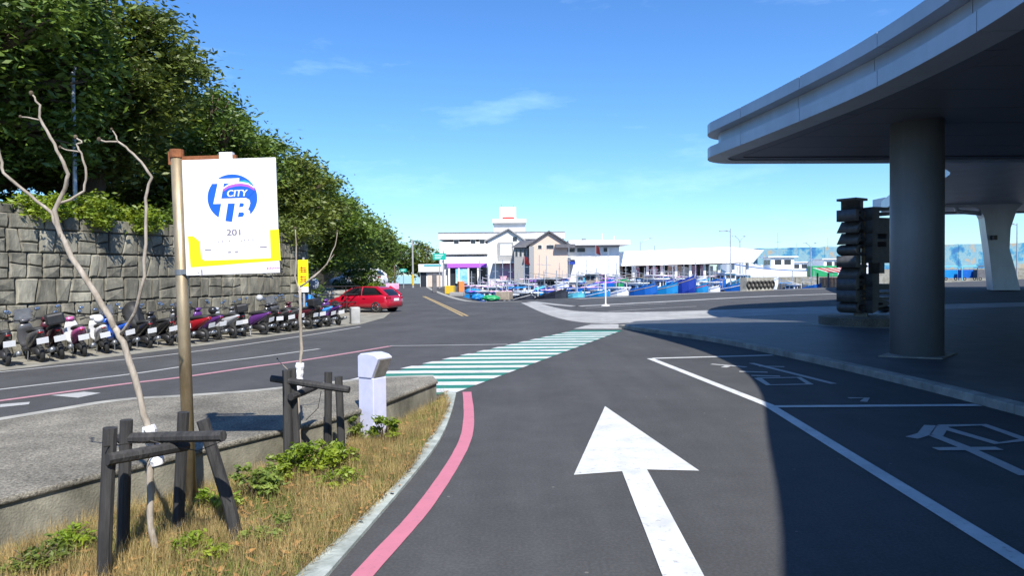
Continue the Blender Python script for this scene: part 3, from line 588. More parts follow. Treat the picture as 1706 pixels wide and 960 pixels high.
decal('logo_arc', c3([(a, b-22) for a, b in ar]+[(a, b+8) for a, b in ar[::-1]]), 'plate_white', .0035); decal('logo_arc', c3(ar+[(a, b+38) for a, b in ar[::-1]]), 'print_purple', .004)
decal('logo_fill', c3([(665, 395), (720, 345), (820, 322), (900, 318), (1000, 338), (1085, 400), (1000, 485), (625, 487)]), 'print_blue', .0037)
def decal_text(body, cx, cy, size, m, z=.005, shear=0.0, sx=1.0):
    me_ = text_mesh(body, size); x, q = lp(cx, cy)
    for v in me_.vertices: v.co = Vector((x+v.co.x*sx+v.co.y*shear, -.0755-z, q+v.co.y))
    return link('lettering', me_, m, pt)
ct = decal_text('CITY', *c3([(838, 425)])[0], .085, 'plate_white', .005, .18, 1.0)
for dx in (.0022, -.0022):
    c_ = ct.copy(); col.objects.link(c_); c_.location.x = dx
for dx in (-.003, 0, .003): decal_text('201', 389+dx*180, 384, .078, 'print_grey', .002+dx*.05, 0, 1.25)
c1 = lambda ps: [(300+a/8.73, 360+b/8.73) for a, b in ps]
decal('yellow_border', c1([(108, 240), (185, 240), (275, 325), (290, 570), (330, 605), (900, 605), (1285, 598), (1285, 185), (1415, 180), (1425, 640), (900, 662), (600, 680), (130, 700)]), 'print_yellow', .001)
for a, b, w_, h_ in ((345, 448, 95, 16), (1130, 433, 105, 16)): decal('print_mark', c1([(a, b-h_/2), (a+w_, b-h_/2), (a+w_, b+h_/2), (a, b+h_/2)]), 'print_grey', .002)
for a, b in ((530, 335), (590, 332), (695, 330), (860, 330), (910, 326), (970, 326), (1030, 320)): decal('print_mark', c1([(a, b-9), (a+16, b-12), (a+20, b+8), (a+2, b+10)]), 'print_grey', .002)
for a in (675, 775):
    for k in range(3): decal('print_mark', c1([(a+k*18, 468), (a+k*18+8, 468), (a+k*18+8, 518), (a+k*18, 518)]), 'print_grey', .002)
    decal('print_mark', c1([(a, 488), (a+52, 488), (a+52, 495), (a, 495)]), 'print_grey', .0025)
for k in range(8): decal('print_mark', c1([(1222+k*23, 745-k % 3*8), (1236+k*23, 728+k % 2*12), (1242+k*23, 752), (1230+k*23, 772-k*2)]), 'print_purple', .002)
decal('print_mark', c1([(275, 740), (300, 735), (300, 825), (280, 815)]), 'print_grey', .002); decal('print_mark', c1([(205, 740), (240, 775), (270, 770), (240, 790)]), 'print_grey', .002)
# ================================================================= BOLLARD
bb = G(622, 724, 0); bo = thing('bollard_light', 'pale lavender bollard with slanted lamp face beside the raised walk', 'bollard', bb, R(-32))
bo.scale = (.84, .84, .95)
def bpr(name, prof, y0, y1, m): 
    pts = [(x, z) for x, z in prof]; a = sum(pts[i][0]*pts[(i+1) % len(pts)][1]-pts[(i+1) % len(pts)][0]*pts[i][1] for i in range(len(pts)))
    if a < 0: pts = pts[::-1]
    n_ = len(pts); return bevel(MB().add([(x, y0, z) for x, z in pts]+[(x, y1, z) for x, z in pts], [tuple(range(n_)), tuple(range(2*n_-1, n_-1, -1))]+[((i+1) % n_, i, n_+i, n_+(i+1) % n_) for i in range(n_)]).build(name, m, bo), .012, 2)
bpr('body', [(-.16, -.05), (.15, -.05), (.15, .80), (-.16, .80)], -.15, .15, 'bollard')
bpr('head', [(-.16, .801), (.12, .801), (.27, 1.08), (.2, 1.12), (.05, 1.145), (-.1, 1.135), (-.16, 1.10)], -.165, .165, 'bollard')
o = bpr('lamp_face', [(.135, .81), (.145, .805), (.287, 1.065), (.277, 1.07)], -.13, .13, 'lens_grey')
# ================================================================= SCOOTERS
def wheel(t, x, r, wd):
    w_ = MB().torus((0, 0, 0), r-wd/2, wd/2, 20, 8).build('wheel', 'rubber', t, True, (x, 0, r))
    mb = MB().torus((0, 0, 0), r-wd, .018, 18, 6)
    for k in range(5): a = k*1.2566; mb.box((math.cos(a)*(r-wd)/2, 0, math.sin(a)*(r-wd)/2), (r-wd, .03, .03), 0, 0, -a)
    mb.tube([(0, -.06, 0), (0, .06, 0)], .04, 10).build('rim', 'grey_metal', w_)
def scooter():
    t = thing('scooter', 'x', 'scooter'); wheel(t, 0, .23, .11); wheel(t, 1.25, .23, .1)
    MB().ell([(-.38, .80, .05, .03), (-.3, .77, .1, .06), (-.1, .7, .15, .11), (.15, .62, .17, .16), (.4, .52, .17, .2), (.5, .45, .15, .17)], 14).build('body', 'gloss_black', t, True)
    MB().ell([(-.3, .84, .09, .03), (-.1, .83, .14, .055), (.15, .8, .15, .06), (.4, .77, .13, .06), (.52, .74, .07, .03)], 12).build('seat', 'seat_black', t, True)
    MB().ell([(.38, .34, .14, .05), (.6, .3, .17, .045), (.95, .3, .17, .045), (1.0, .34, .15, .05)], 12).build('floorboard', 'black_plastic', t, True)
    rings = []
    for x, z, hw, th in ((.98, .32, .13, .06), (1.0, .45, .19, .06), (1.03, .62, .2, .07), (.97, .8, .17, .08), (.92, .92, .12, .07)):
        rings.append([(x+th*math.cos(a)*.8, hw*math.sin(a), z+.25*th*math.cos(a)) for a in [2*math.pi*q/14 for q in range(14)]])
    MB().loft(rings).build('leg_shield', 'gloss_black', t, True)
    MB().ell([(.84, 1.0, .06, .03), (.9, 1.0, .12, .06), (.98, .97, .1, .07), (1.04, .95, .05, .04)], 12).build('handlebar_cowl', 'gloss_black', t, True)
    hb = MB().tube([(.8, -.35, 1.02), (.88, -.2, 1.03), (.9, 0, 1.0), (.88, .2, 1.03), (.8, .35, 1.02)], .016, 7).build('handlebar', 'black_plastic', t, True)
    for s_ in (-1, 1): MB().tube([(.83, s_*.24, 1.03), (.79, s_*.36, 1.02)], .022, 8).build('grip', 'rubber', hb)
    for s_ in (-1, 1):
        mi = MB().tube([(.87, s_*.2, 1.03), (.86, s_*.26, 1.15), (.86, s_*.3, 1.22)], .007, 6).sphere((.87, s_*.31, 1.25), (.02, .07, .045), 10, 6).build('mirror', 'black_plastic', t, True)
        MB().sphere((.852, s_*.31, 1.25), (.008, .06, .037), 10, 6).build('glass', 'mirror_glass', mi, True)
    MB().sphere((1.06, 0, .84), (.05, .09, .06), 12, 8).build('headlight', 'head_glass', t, True)
    MB().sphere((-.36, 0, .76), (.03, .06, .03), 12, 6).build('tail_light', 'tail_red', t, True)
    MB().box((-.33, 0, .58), (.2, .12, .02), 0, 0, R(55)).build('rear_fender', 'black_plastic', t)
    MB().box((-.41, 0, .56), (.008, .25, .15), 0, 0, R(-18)).build('number_plate', 'plate_white', t)
    MB().tube([(.3, -.15, .22), (.1, -.19, .22), (-.3, -.2, .3)], [.03, .055, .06], 10).build('exhaust', 'grey_metal', t, True)
    MB().ell([(-.12, .25, .09, .08), (.1, .28, .12, .12), (.4, .3, .12, .1)], 10).build('engine', 'black_plastic', t, True)
    for s_ in (-1, 1): MB().tube([(1.25, s_*.08, .23), (1.1, s_*.07, .62)], .02, 7).build('fork', 'grey_metal', t, True)
    MB().ell([(1.0, .44, .06, .02), (1.15, .5, .075, .025), (1.32, .49, .075, .025), (1.46, .4, .05, .02)], 10).build('front_fender', 'gloss_black', t, True)
    MB().tube([(.5, .12, .3), (.42, .2, .02)], .012, 6).build('kickstand', 'grey_metal', t)
    return t
proto = scooter()
def dup(root, **kw):
    r = root.copy(); col.objects.link(r)
    for ch in list(root.children):
        c = ch.copy(); col.objects.link(c); c.parent = r
        for g in ch.children: d = g.copy(); col.objects.link(d); d.parent = c
    return r
sc0, sc1 = G(35, 612), G(578, 543); sdv = (sc1-sc0).normalized(); nrm = math.atan2(WN.y, WN.x)+math.pi
cols = [('black', 'plain black scooter at the dark end of the row under the forked sapling'), ('darkgrey', 'dark grey scooter with yellowish headlight beside the plain black one'), ('maroon', 'maroon scooter with red tail light between dark grey and pink-white scooters'), ('pink', 'white and pink scooter with magenta tail'), ('white', 'white scooter with tall white front near the forked trunk'),
        ('blue', 'blue scooter next to the tall white one'), ('black', 'black scooter beside the blue one, under a cover'), ('black', 'black scooter standing right behind the rusty pole'), ('darkgrey', 'grey scooter just past the rusty pole'), ('red', 'bright red scooter with white mirror in the middle of the row'), ('purple', 'purple scooter beside the bright red one'), ('silver', 'silver scooter with blue mirrors'),
        ('darkgrey', 'dark scooter squeezed beside the silver one'), ('purple', 'dark purple scooter past the silver scooter'), ('black', 'black scooter with a round helmet on its mirror'), ('darkgrey', 'grey scooter next to the helmet scooter'), ('darkgrey', 'dark scooter directly behind the slim sapling trunk'), ('maroon', 'maroon scooter beyond the slim sapling'), ('black', 'black scooter with raised white plate near the row end'),
        ('sky', 'bright blue covered scooter at the end of the row'), ('purple', 'last scooter, violet, parked against the concrete block')]
N = len(cols)
for i, (c, lb) in enumerate(cols):
    s_ = proto if i == 0 else dup(proto); p = sc0.lerp(sc1, (i+random.uniform(-.15, .15))/(N-1))+Vector((WN.x, WN.y, 0))*(-.42+random.uniform(-.12, .12))
    s_.location = (p.x, p.y, .011); s_.rotation_euler = (R(random.uniform(-11, -3)), 0, nrm+random.uniform(-.32, .28)-.25); s_.scale = [random.uniform(.98, 1.06)]*3
    s_['label'] = lb; s_['group'] = 'scooters parked along the wall'
    for ch in s_.children:
        if ch.name.split('.')[0] in ('body', 'leg_shield', 'front_fender', 'handlebar_cowl'):
            ch.material_slots[0].link = 'OBJECT'; ch.material_slots[0].material = M['gloss_'+('white' if c == 'pink' and ch.name.startswith('leg') else c)]
    if i == 6:
        cv = MB(); rings = []
        for x, z, hw, hh in ((.55, .7, .05, .1), (.7, .85, .22, .35), (.85, .98, .3, .45), (1.0, .9, .2, .4), (1.1, .75, .08, .2)): rings.append([(x+.05*math.sin(3*a), hw*math.cos(a)*(1+.1*math.sin(4*a)), z+hh*math.sin(a)) for a in [2*math.pi*q/14 for q in range(14)]])
        cv.loft(rings).build('cover', 'seat_black', s_, True)
    if i in (2, 8, 12, 17): bevel(MB().b2(-.52, -.16, -.19, .19, .9, 1.18).build('top_box', 'black_plastic', s_), .05, 2)
    if i in (4, 10): MB().sphere((.1, 0, .98), (.15, .13, .13), 12, 8).build('helmet', 'gloss_white' if i == 4 else 'gloss_black', s_, True)
    if i in (1, 5, 9, 15): MB().add([(1.02, -.2, .95), (1.02, .2, .95), (.9, .18, 1.3), (.9, -.18, 1.3)], [(0, 1, 2, 3), (3, 2, 1, 0)]).build('windscreen', 'head_glass', s_)
    if i == 14: MB().sphere((.86, .3, 1.3), (.15, .13, .13), 12, 8).build('helmet', 'gloss_silver', s_, True)
    if i == 19:
        rings = []
        for x, z, hw, hh in ((.5, .75, .06, .08), (.62, .85, .25, .2), (.85, .95, .33, .35), (1.1, .8, .22, .42), (1.3, .6, .08, .3)): rings.append([(x, hw*math.cos(a)*(1+.08*math.sin(5*a)), z+hh*math.sin(a)) for a in [2*math.pi*q/14 for q in range(14)]])
        MB().loft(rings).build('cover', 'gloss_sky', s_, True)
p = G(597, 541); tag(bevel(MB().box((p.x-.25, p.y+.5, .36), (.4, .45, .74), .4).build('concrete_block', 'concrete_pale'), .05, 2), 'upright pale concrete block at the end of the scooter row', 'block')
# ================================================================= CARS
def car(label, paint_, loc, rz, group=None):
    t = thing('parked_car', label, 'car', loc, rz, group)
    S = [(-2.12, .38, .62, .60, .62), (-2.05, .28, .90, .82, .80), (-1.75, .22, 1.0, .90, .86), (-1.0, .2, .98, .91, .89), (0, .2, .95, .91, .89), (.75, .2, .93, .91, .88), (1.2, .2, .9, .9, .84), (1.75, .23, .8, .86, .74), (2.05, .3, .66, .74, .6), (2.16, .4, .55, .55, .45)]
    rings = []
    for x, zb, zt, hw, ht in S:
        r = [(x, -hw*.8, zb), (x, -hw*.97, zb+.08), (x, -hw, zb+(zt-zb)*.45), (x, -hw*.98, zb+(zt-zb)*.75), (x, -ht*.97, zt-.02), (x, -ht*.6, zt+.015), (x, 0, zt+.025)]
        rings.append(r+[(a, -b, c) for a, b, c in r[-2::-1]])
    MB().loft(rings).build('body', paint_, t, True)
    GH = [(-1.98, .92, .7, .97, .6), (-1.6, .94, .8, 1.3, .6), (-1.1, .94, .83, 1.43, .62), (-.3, .93, .84, 1.46, .63), (.35, .92, .83, 1.4, .6), (.8, .9, .8, 1.2, .62), (1.25, .88, .74, .93, .66)]
    rings = []
    for x, z0, w0, z1, w1 in GH:
        r = [(x, -w0, z0), (x, -(w0*.45+w1*.55), z0+(z1-z0)*.6), (x, -w1, z1-.03), (x, -w1*.6, z1), (x, 0, z1+.01)]; rings.append(r+[(a, -b, c) for a, b, c in r[-2::-1]])
    MB().loft(rings).build('windows', 'glass_dark', t, True)
    rings = []
    for x, z0, w0, z1, w1 in GH[1:5]:
        r = [(x, -w1*1.03, z1-.05), (x, -w1*1.0, z1-.005), (x, -w1*.6, z1+.018), (x, 0, z1+.03)]; rings.append(r+[(a, -b, c) for a, b, c in r[-2::-1]])
    MB().loft(rings).build('roof', paint_, t, True)
    for s_ in (-1, 1):
        for (xa, xb, wd) in ((1.2, .42, .035), (-.35, -.32, .03), (-1.95, -1.25, .12)):
            g0 = min(GH, key=lambda g: abs(g[0]-xa)); g1 = min(GH, key=lambda g: abs(g[0]-xb)); MB().tube([(xa, s_*g0[2]*1.0, g0[1]-.02), ((xa+xb)/2, s_*((g0[2]+g1[4])/2+.05), (g0[1]+g1[3])/2), (xb, s_*g1[4]*1.02, g1[3]-.04)], wd, 6).build('pillar', paint_, t)
        MB().box((.82, s_*.98, .98), (.1, .16, .12)).build('mirror', paint_, t)
        MB().box((-2.0, s_*.68, .82), (.16, .3, .12), s_*-.2).build('tail_light', 'tail_red', t); MB().box((1.98, s_*.6, .62), (.2, .26, .1), s_*-.3).build('headlight', 'head_glass', t)
        MB().b2(-1.0, 1.0, s_*.9-.02, s_*.9+.02, .2, .27).build('sill', 'black_plastic', t)
        for hx in (-.55, .45): MB().box((hx, s_*.915, .8), (.18, .03, .025)).build('door_handle', paint_, t)
        for x in (-1.32, 1.34):
            MB().tube([(x, s_*.7, .33), (x, s_*.872, .33)], .37, 24).build('wheel_arch', 'rubber', t)
            wh = MB().torus((0, 0, 0), .25, .085, 24, 10).build('wheel', 'rubber', t, True, (x, s_*.83, .33)); mb = MB().tube([(0, s_*.02, 0), (0, s_*.085, 0)], .06, 12).torus((0, s_*.075, 0), .225, .025, 24, 6)
            for q in range(5): a = q*1.2566; mb.box((math.cos(a)*.12, s_*.08, math.sin(a)*.12), (.23, .03, .055), 0, 0, -a)
            mb.build('rim', 'chrome', wh)
    MB().box((-2.13, 0, .72), (.01, .5, .14)).build('number_plate', 'plate_white', t)
    return t
cp = G(619, 521); car('shiny red hatchback parked nose to the hedge past the scooters', 'car_paint', (cp.x-.55, cp.y+.9, .012), R(157))
car('white car parked up on the concrete ledge', 'gloss_white', (-11.6, 54.5, 1.155), R(165))
p = AT(640, 468, 49.2); tag(MB().b2(p.x+.1, p.x+1.0, 49.2, 49.26, 1.15, 1.55).build('banner', 'banner_pink'), 'pink and white banner board on the ledge beside the white car', 'banner')
t = thing('railing', 'dark metal railing behind the red car', 'railing', (-13.2, 37, 0))
for k in range(8): MB().tube([(k*.65, k*.55, -.2), (k*.65, k*.55, 1.5)], .035, 6).build('post', 'black_plastic', t)
for z_ in (.6, 1.05, 1.5): MB().tube([(0, 0, z_), (4.55, 3.85, z_)], .03, 6).build('rail', 'black_plastic', t)
# yellow sign and round mirror
yp = Vector((AT(506, 460, 29.5).x, 29.5, 0)); t = thing('warning_sign', 'tall narrow yellow sign with dark red characters on a pale post', 'sign', yp)
ys = yp.y/F
zt = AT(508, 433, yp.y).z; zb = AT(508, 478, yp.y).z; w2 = 8.5*ys
MB().tube([(0, 0, -.2), (0, 0, zt+.1)], .05, 8).build('post', 'concrete_pale', t)
pn = MB().b2(-w2, w2, -.09, -.06, zb, zt).build('panel', 'print_yellow', t); MB().b2(-w2, w2, -.09, -.06, zb-.22, zb-.004).build('lower_panel', 'plate_white', t)
for ci, cz in enumerate((zt-.42, zt-.8)):
    for dx, dz, a, b in ((0, .1, .26, .035), (0, 0, .3, .035), (-.05, .03, .035, .28), (.06, -.08, .2, .03), (.08, -.04, .035, .18), (-.1, -.1, .1, .03)): MB().box((dx, -.093-ci*.0005, cz+dz*(1 if ci else .9)), (a, .004, b)).build('character_stroke', 'print_red', pn)
mp_ = Vector((AT(518, 460, 31.2).x, 31.2, 0)); t = thing('traffic_mirror', 'round grey traffic mirror seen from behind on a thin post', 'mirror', mp_)
zc = AT(524, 473, mp_.y).z; MB().tube([(0, 0, -.2), (0, 0, zc+.3)], .04, 8).build('post', 'lamp_grey', t); MB().tube([(.12, -.06, zc), (.12, -.1, zc), (.12, -.15, zc)], [.25, .24, .14], 18).build('disc', 'lamp_grey', t)
# ================================================================= CANOPY
CH = 5.5
edge_pts = [(-1.5, -9), (1.7, -5), (3.6, -.5), (4.95, 3.6), (6.03, 7.0), (6.62, 10), (6.75, 13.5), (6.4, 17.3), (5.85, 21.2)]
E = smoothline(edge_pts, 8)
cx, cy, cr_ = 6.95, 21.3, 1.35
E2 = E+[(cx+1.1*-math.cos(a)*1.0, cy+1.35*math.sin(a)) for a in [R(12+13*k) for k in range(7)]]+[(9.5, 22.75), (12.5, 22.85), (16, 22.9), (20, 22.95), (26, 23), (34, 23)]
cv = thing('entrance_canopy', 'large grey metal canopy with rounded tip and stepped fascia over the bays', 'canopy', (10, 18, 0))
def Lc(p): return (p[0]-10, p[1]-18)
def offs(ps, d):
    out_ = []
    for i in range(len(ps)):
        a, b = Vector(ps[max(i-1, 0)]), Vector(ps[min(i+1, len(ps)-1)]); t_ = (b-a).normalized(); out_.append((ps[i][0]+t_.y*d, ps[i][1]-t_.x*d))
    return out_
inn = offs(E2, .32); inn2 = offs(E2, .7)
core = inn+[(34, -9)]
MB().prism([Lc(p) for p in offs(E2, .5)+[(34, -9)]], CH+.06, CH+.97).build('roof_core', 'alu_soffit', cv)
# arc-length pieces
def arc(ps):
    s_ = [0]
    for i in range(1, len(ps)): s_.append(s_[-1]+math.dist(ps[i], ps[i-1]))
    return s_
def piece(ps, S_, a, b):
    def at(s): 
        i = max(k for k in range(len(S_)-1) if S_[k] <= s+1e-9); t_ = (s-S_[i])/(S_[i+1]-S_[i]); return (ps[i][0]+(ps[i+1][0]-ps[i][0])*t_, ps[i][1]+(ps[i+1][1]-ps[i][1])*t_)
    return [at(a)]+[ps[k] for k in range(len(ps)) if a < S_[k] < b]+[at(b)]
for (ps, z0, z1, off, nm) in ((E2, CH, CH+.3, .6, 'fascia_panel'), (inn, CH+.305, CH+.72, .25, 'recess_panel'), (E2, CH+.725, CH+1.0, .6, 'coping_panel')):
    S_ = arc(ps); a = .3 if nm != 'recess_panel' else 1.2; step = 3.0
    while a < S_[-1]-.1:
        b = min(a+step, S_[-1]); q = piece(ps, S_, a+.01, b-.01); MB().prism([Lc(p) for p in q+offs(q, off)[::-1]], z0, z1).build(nm, 'alu_panel', cv); a = b
# soffit boards
bd = offs(E2, .62); S_ = arc(bd); q2 = offs(E2, 1.7)
a = .2
while a < S_[-1]-.1:
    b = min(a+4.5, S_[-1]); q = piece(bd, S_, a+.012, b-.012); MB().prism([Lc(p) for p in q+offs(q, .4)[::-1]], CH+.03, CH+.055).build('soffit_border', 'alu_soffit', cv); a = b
ys_ = [-8+1.55*k for k in range(20)]
exy = sorted([(p[1], p[0]) for p in offs(E, 1.04)])
def xe(y): return float(np.interp(y, [p[0] for p in exy], [p[1] for p in exy]))
for i in range(len(ys_)-1):
    y0, y1 = ys_[i]+.012, min(ys_[i+1]-.012, 21.6)
    if y0 > 21.2: break
    for xa, xb in ((None, 14), (14, 20), (20, 33)):
        a0 = xe(y0) if xa is None else xa+.012; a1 = xe(y1) if xa is None else xa+.012
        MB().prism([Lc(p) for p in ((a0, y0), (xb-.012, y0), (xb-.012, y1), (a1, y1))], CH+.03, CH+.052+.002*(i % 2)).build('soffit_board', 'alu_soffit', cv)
cb = G(1527, 592, .12); MB().tube([(cb.x-10, cb.y-18, .1), (cb.x-10, cb.y-18, CH+.08)], .565, 40).build('column', 'column_grey', cv, True)
pd = [(cb.x-10+a, cb.y-18+b) for a, b in ((-1.05, -.3), (.1, -.85), (1.1, .25), (0, .85))]; MB().prism(pd, .1, .15).build('column_pad', 'concrete', cv)
vc = thing('added_visitor_centre', 'unseen dark glazed centre building added to deepen the shade under the large canopy', 'building', (20, 0, .12))  # out-of-view building added to block sky light and darken the canopy shade
MB().b2(.0, 13, -24, 19, -.3, CH-.15).build('wall', 'alu_soffit', vc)
for k in range(14): f_ = MB().b2(-.06, -.01, -23.5+k*3, -20.6+k*3, .3, CH-.6).build('window_frame', 'grey_metal', vc); MB().b2(-.09, -.05, -23.4+k*3, -20.7+k*3, .4, CH-.7).build('pane', 'glass_dark', f_)
# second canopy with flared leg
C2 = 8.6
c2 = thing('far_canopy', 'farther high canopy on a flared curved leg beyond the round column', 'canopy', (40, 60, 0))
o2 = smoothline([(12.0, 23.3), (12.4, 28), (14.6, 34.6), (18, 39), (28, 46.5), (31.2, 53), (34, 62), (38.5, 74), (41.5, 81), (44, 84), (50, 84), (80, 80)], 5)+[(80, 14), (30, 14), (16, 19)]  # near end, hidden behind the entrance canopy, extended so its shadow covers the plaza
loc2 = lambda ps: [(p[0]-40, p[1]-60) for p in ps]
MB().prism(loc2(o2), C2, C2+1.1).build('roof_slab', 'alu_panel', c2)
# lower beam edge with pipe and legs, drawn across the far side
LY = 71
def leg(px_shift, Yd):
    prof = [(1655, 484), (1700, 484), (1692, 450), (1682, 415), (1684, 380), (1694, 350), (1706, 338), (1740, 330), (1740, 318), (1560, 318), (1560, 345), (1625, 345), (1634, 350), (1640, 362), (1643, 385), (1648, 420), (1652, 455)]
    f_, b_ = [AT(a+px_shift, b, Yd) for a, b in prof], None; n_ = len(f_); mb = MB()
    P = [(p.x-40, p.y-60, max(p.z, .1)) for p in f_]; Q = [(x+1.6, y+3.4, z) for x, y, z in P]
    mb.add(P+Q, [tuple(range(n_)), tuple(range(2*n_-1, n_-1, -1))]+[((i+1) % n_, i, n_+i, n_+(i+1) % n_) for i in range(n_)]); return mb.build('flared_leg', 'alu_panel', c2)
leg(0, LY)
P_ = [AT(a, b, LY+1)-Vector((40, 60, 0)) for a, b in ((1592, 343), (1594, 350), (1600, 353), (1638, 356))]; MB().tube(P_, .22, 8).build('drain_pipe', 'alu_panel', c2)
p = AT(1656, 396, LY-.3); MB().box((p.x-40, p.y-60, p.z), (.35, .5, .45)).build('loudspeaker', 'black_plastic', c2)
a_, b_ = AT(1468, 330, 84), AT(1490, 346, 84); MB().b2(a_.x-40, b_.x-40+1, 23, 26, b_.z, a_.z).build('eave_end', 'alu_panel', c2)
MB().b2(AT(1556, 330, 80).x-40-4, 40, 20, 22, AT(1600, 345, 80).z, C2).build('rear_beam', 'alu_soffit', c2)
# ================================================================= SCULPTURE
sp = G(1432, 541, .12); sc = thing('letter_sculpture', 'tall dark metal sculpture of stacked letters on a round stone base', 'sculpture', (sp.x, sp.y, .12))
MB().tube([(.1, 0, 0), (.1, 0, .3)], 1.5, 40).build('base', 'aggregate', sc); MB().prism([(-2.3, -.2), (.2, -1.9), (2.6, 0), (.2, 1.9)], -.02, .012).build('base_slab', 'concrete', sc)
MB().tube([(.05, 0, .3), (.05, 0, .45)], .25, 12).build('plinth', 'concrete', sc)
def column_of(letters, x, top, dx, rz, wd, dp, nm):
    hh = top/len(letters)
    for i, ch in enumerate(letters):
        me_ = text_mesh(ch, 1.0, .5, .035); co = [v.co.copy() for v in me_.vertices]; a0 = min(c.x for c in co); a1 = max(c.x for c in co); b0 = min(c.y for c in co); b1 = max(c.y for c in co)
        for v in me_.vertices: v.co = Vector(((v.co.x-a0)/(a1-a0)*wd-wd/2, -v.co.z*dp, (v.co.y-b0)/(b1-b0)*(hh*1.0)))
        o = link('letter', me_, 'sculpt', sc, (x, 0, .43+top-(i+1)*hh), (0, 0, rz))
ST = AT(1428, 331, sp.y).z-.12-.43
column_of('TRAACLABEO', -.28, ST, 0, R(34), .78, .75, 'l'); column_of('EIHITLEB', .62, ST*.92, 0, R(22), .95, .5, 'r')
MB().b2(.08, .2, -.12, .05, .45, .45+ST*.88).build('spine', 'brass', sc); MB().b2(-.12, .05, .0, .2, .45, .43+ST).build('spine', 'sculpt', sc)
# ================================================================= BUILDINGS
def bpart(t, nm, m, x0, x1, y0, y1, z0, z1): return MB().b2(x0, x1, y0, y1, z0, z1).build(nm, m, t)
def win(t, x0, x1, z0, z1, y=-.03, m='win_dark', fm='wall_white'):
    f_ = MB().b2(x0-.06, x1+.06, y-.02, y+.03, z0-.06, z1+.06).build('window', fm, t); MB().b2(x0, x1, y-.05, y-.01, z0, z1).build('pane', m, f_)
HY = 132; hx0 = (733-853)/F*HY; k = HY/F
def hz(y): return H+(458.5-y)*k
def hx(px): return (px-733)*k
t = thing('hotel_building', 'long white three storey hotel with stair tower and purple shop sign', 'building', (hx0, HY, 0))
bpart(t, 'wall', 'wall_white', 0, hx(940), 0, 10, -.3, hz(404)); bpart(t, 'parapet', 'wall_white', -.15, hx(940)+.15, -.35, 10.2, hz(400), hz(389)); bpart(t, 'roof_edge', 'wall_grey', -.3, hx(940)+.25, -.5, 10.3, hz(389), hz(387.8))
bpart(t, 'balcony', 'wall_white', .9, hx(812), -1.1, -.02, hz(424), hz(411)); bpart(t, 'balcony_slab', 'wall_grey', .8, hx(813), -1.25, -.02, hz(425.5), hz(424))
bpart(t, 'fascia', 'wall_white', .9, hx(812), -.9, -.02, hz(440), hz(428)); sgn = bpart(t, 'shop_sign', 'print_purple', hx(746), hx(812), -1.2, -.9, hz(447), hz(440))
bpart(t, 'shop_opening', 'win_dark', hx(748), hx(812), -.3, -.02, 0, hz(447)); bpart(t, 'poster', 'banner_blue', hx(760), hx(781), -1.0, -.85, .5, hz(449))
for a in (757, 785, 800): win(t, hx(a), hx(a+8), hz(407), hz(401))
for a in (762, 795): win(t, hx(a), hx(a+12), hz(427.5), hz(425.8), -.05)
for a, b in ((872, 880), (888, 896), (905, 912), (920, 927)): win(t, hx(a), hx(b), hz(410), hz(402))
for a in range(6): bpart(t, 'side_window', 'win_pale', -.06, -.01, 1+a*1.4, 1.9+a*1.4, hz(420), hz(412))
bpart(t, 'tower', 'wall_white', hx(823), hx(876), 2, 8, hz(390), hz(372)); bpart(t, 'tower_slab', 'wall_white', hx(821), hx(878), 1.3, 8.5, hz(372), hz(365.5)); bpart(t, 'tower_top', 'wall_white', hx(833), hx(861), 3, 7.5, hz(365.5), hz(344))
bpart(t, 'roof_sign', 'print_red', hx(838), hx(858), 2.6, 2.9, hz(365), hz(361.5)); MB().tube([(hx(836), 4, hz(344)), (hx(836), 4, hz(339))], .06, 5).tube([(hx(857), 4, hz(344)), (hx(857), 4, hz(340))], .06, 5).build('antenna', 'lamp_grey', t)
for j in range(5): bpart(t, 'column', 'wall_white', hx(748)+j*1.75, hx(748)+j*1.75+.3, -1.1, -.8, 0, hz(447))
def gable(label, Y, pxl, pxr, pya, pxa, pye, dep, wallm, roofm, side=None):
    kk = Y/F; x0 = (pxl-853)*kk; t = thing('gabled_house', label, 'house', (x0, Y, 0)); wd = (pxr-pxl)*kk; ze = H+(458-pye)*kk; za = H+(458-pya)*kk; xa = (pxa-pxl)*kk
    MB().add([(0, 0, -.3), (wd, 0, -.3), (wd, 0, ze), (xa, 0, za), (0, 0, ze), (0, dep, -.3), (wd, dep, -.3), (wd, dep, ze), (xa, dep, za), (0, dep, ze)], [(0, 1, 2, 3, 4), (9, 8, 7, 6, 5), (0, 4, 9, 5), (1, 6, 7, 2), (4, 3, 8, 9), (3, 2, 7, 8)]).build('wall', wallm, t)
    for sx, ex in ((0, -.5), (wd, wd+.5)):
        sl = (za-ze)/(xa-sx); e_z = za+sl*(ex-xa); MB().add([(xa, -.5, za+.05), (ex, -.5, e_z+.05), (ex, dep+.3, e_z+.05), (xa, dep+.3, za+.05), (xa, -.5, za+.3), (ex, -.5, e_z+.3), (ex, dep+.3, e_z+.3), (xa, dep+.3, za+.3)], [(0, 1, 2, 3), (7, 6, 5, 4), (0, 4, 5, 1), (1, 5, 6, 2), (2, 6, 7, 3)]).build('roof', roofm, t)
    return t, kk
t, kk = gable('white gabled house front with a large pale bay window', 119, 813, 873, 384, 848, 402, 8, 'wall_white', 'wall_grey')
z_ = lambda y: H+(458-y)*kk
fr = bpart(t, 'bay_frame', 'wall_grey', (830-813)*kk, (856-813)*kk, -.3, -.01, z_(438), z_(405)); MB().b2((834-813)*kk, (853-813)*kk, -.36, -.3, z_(427), z_(408)).build('pane', 'win_pale', fr); win(t, (855-813)*kk, (862-813)*kk, z_(403), z_(396))
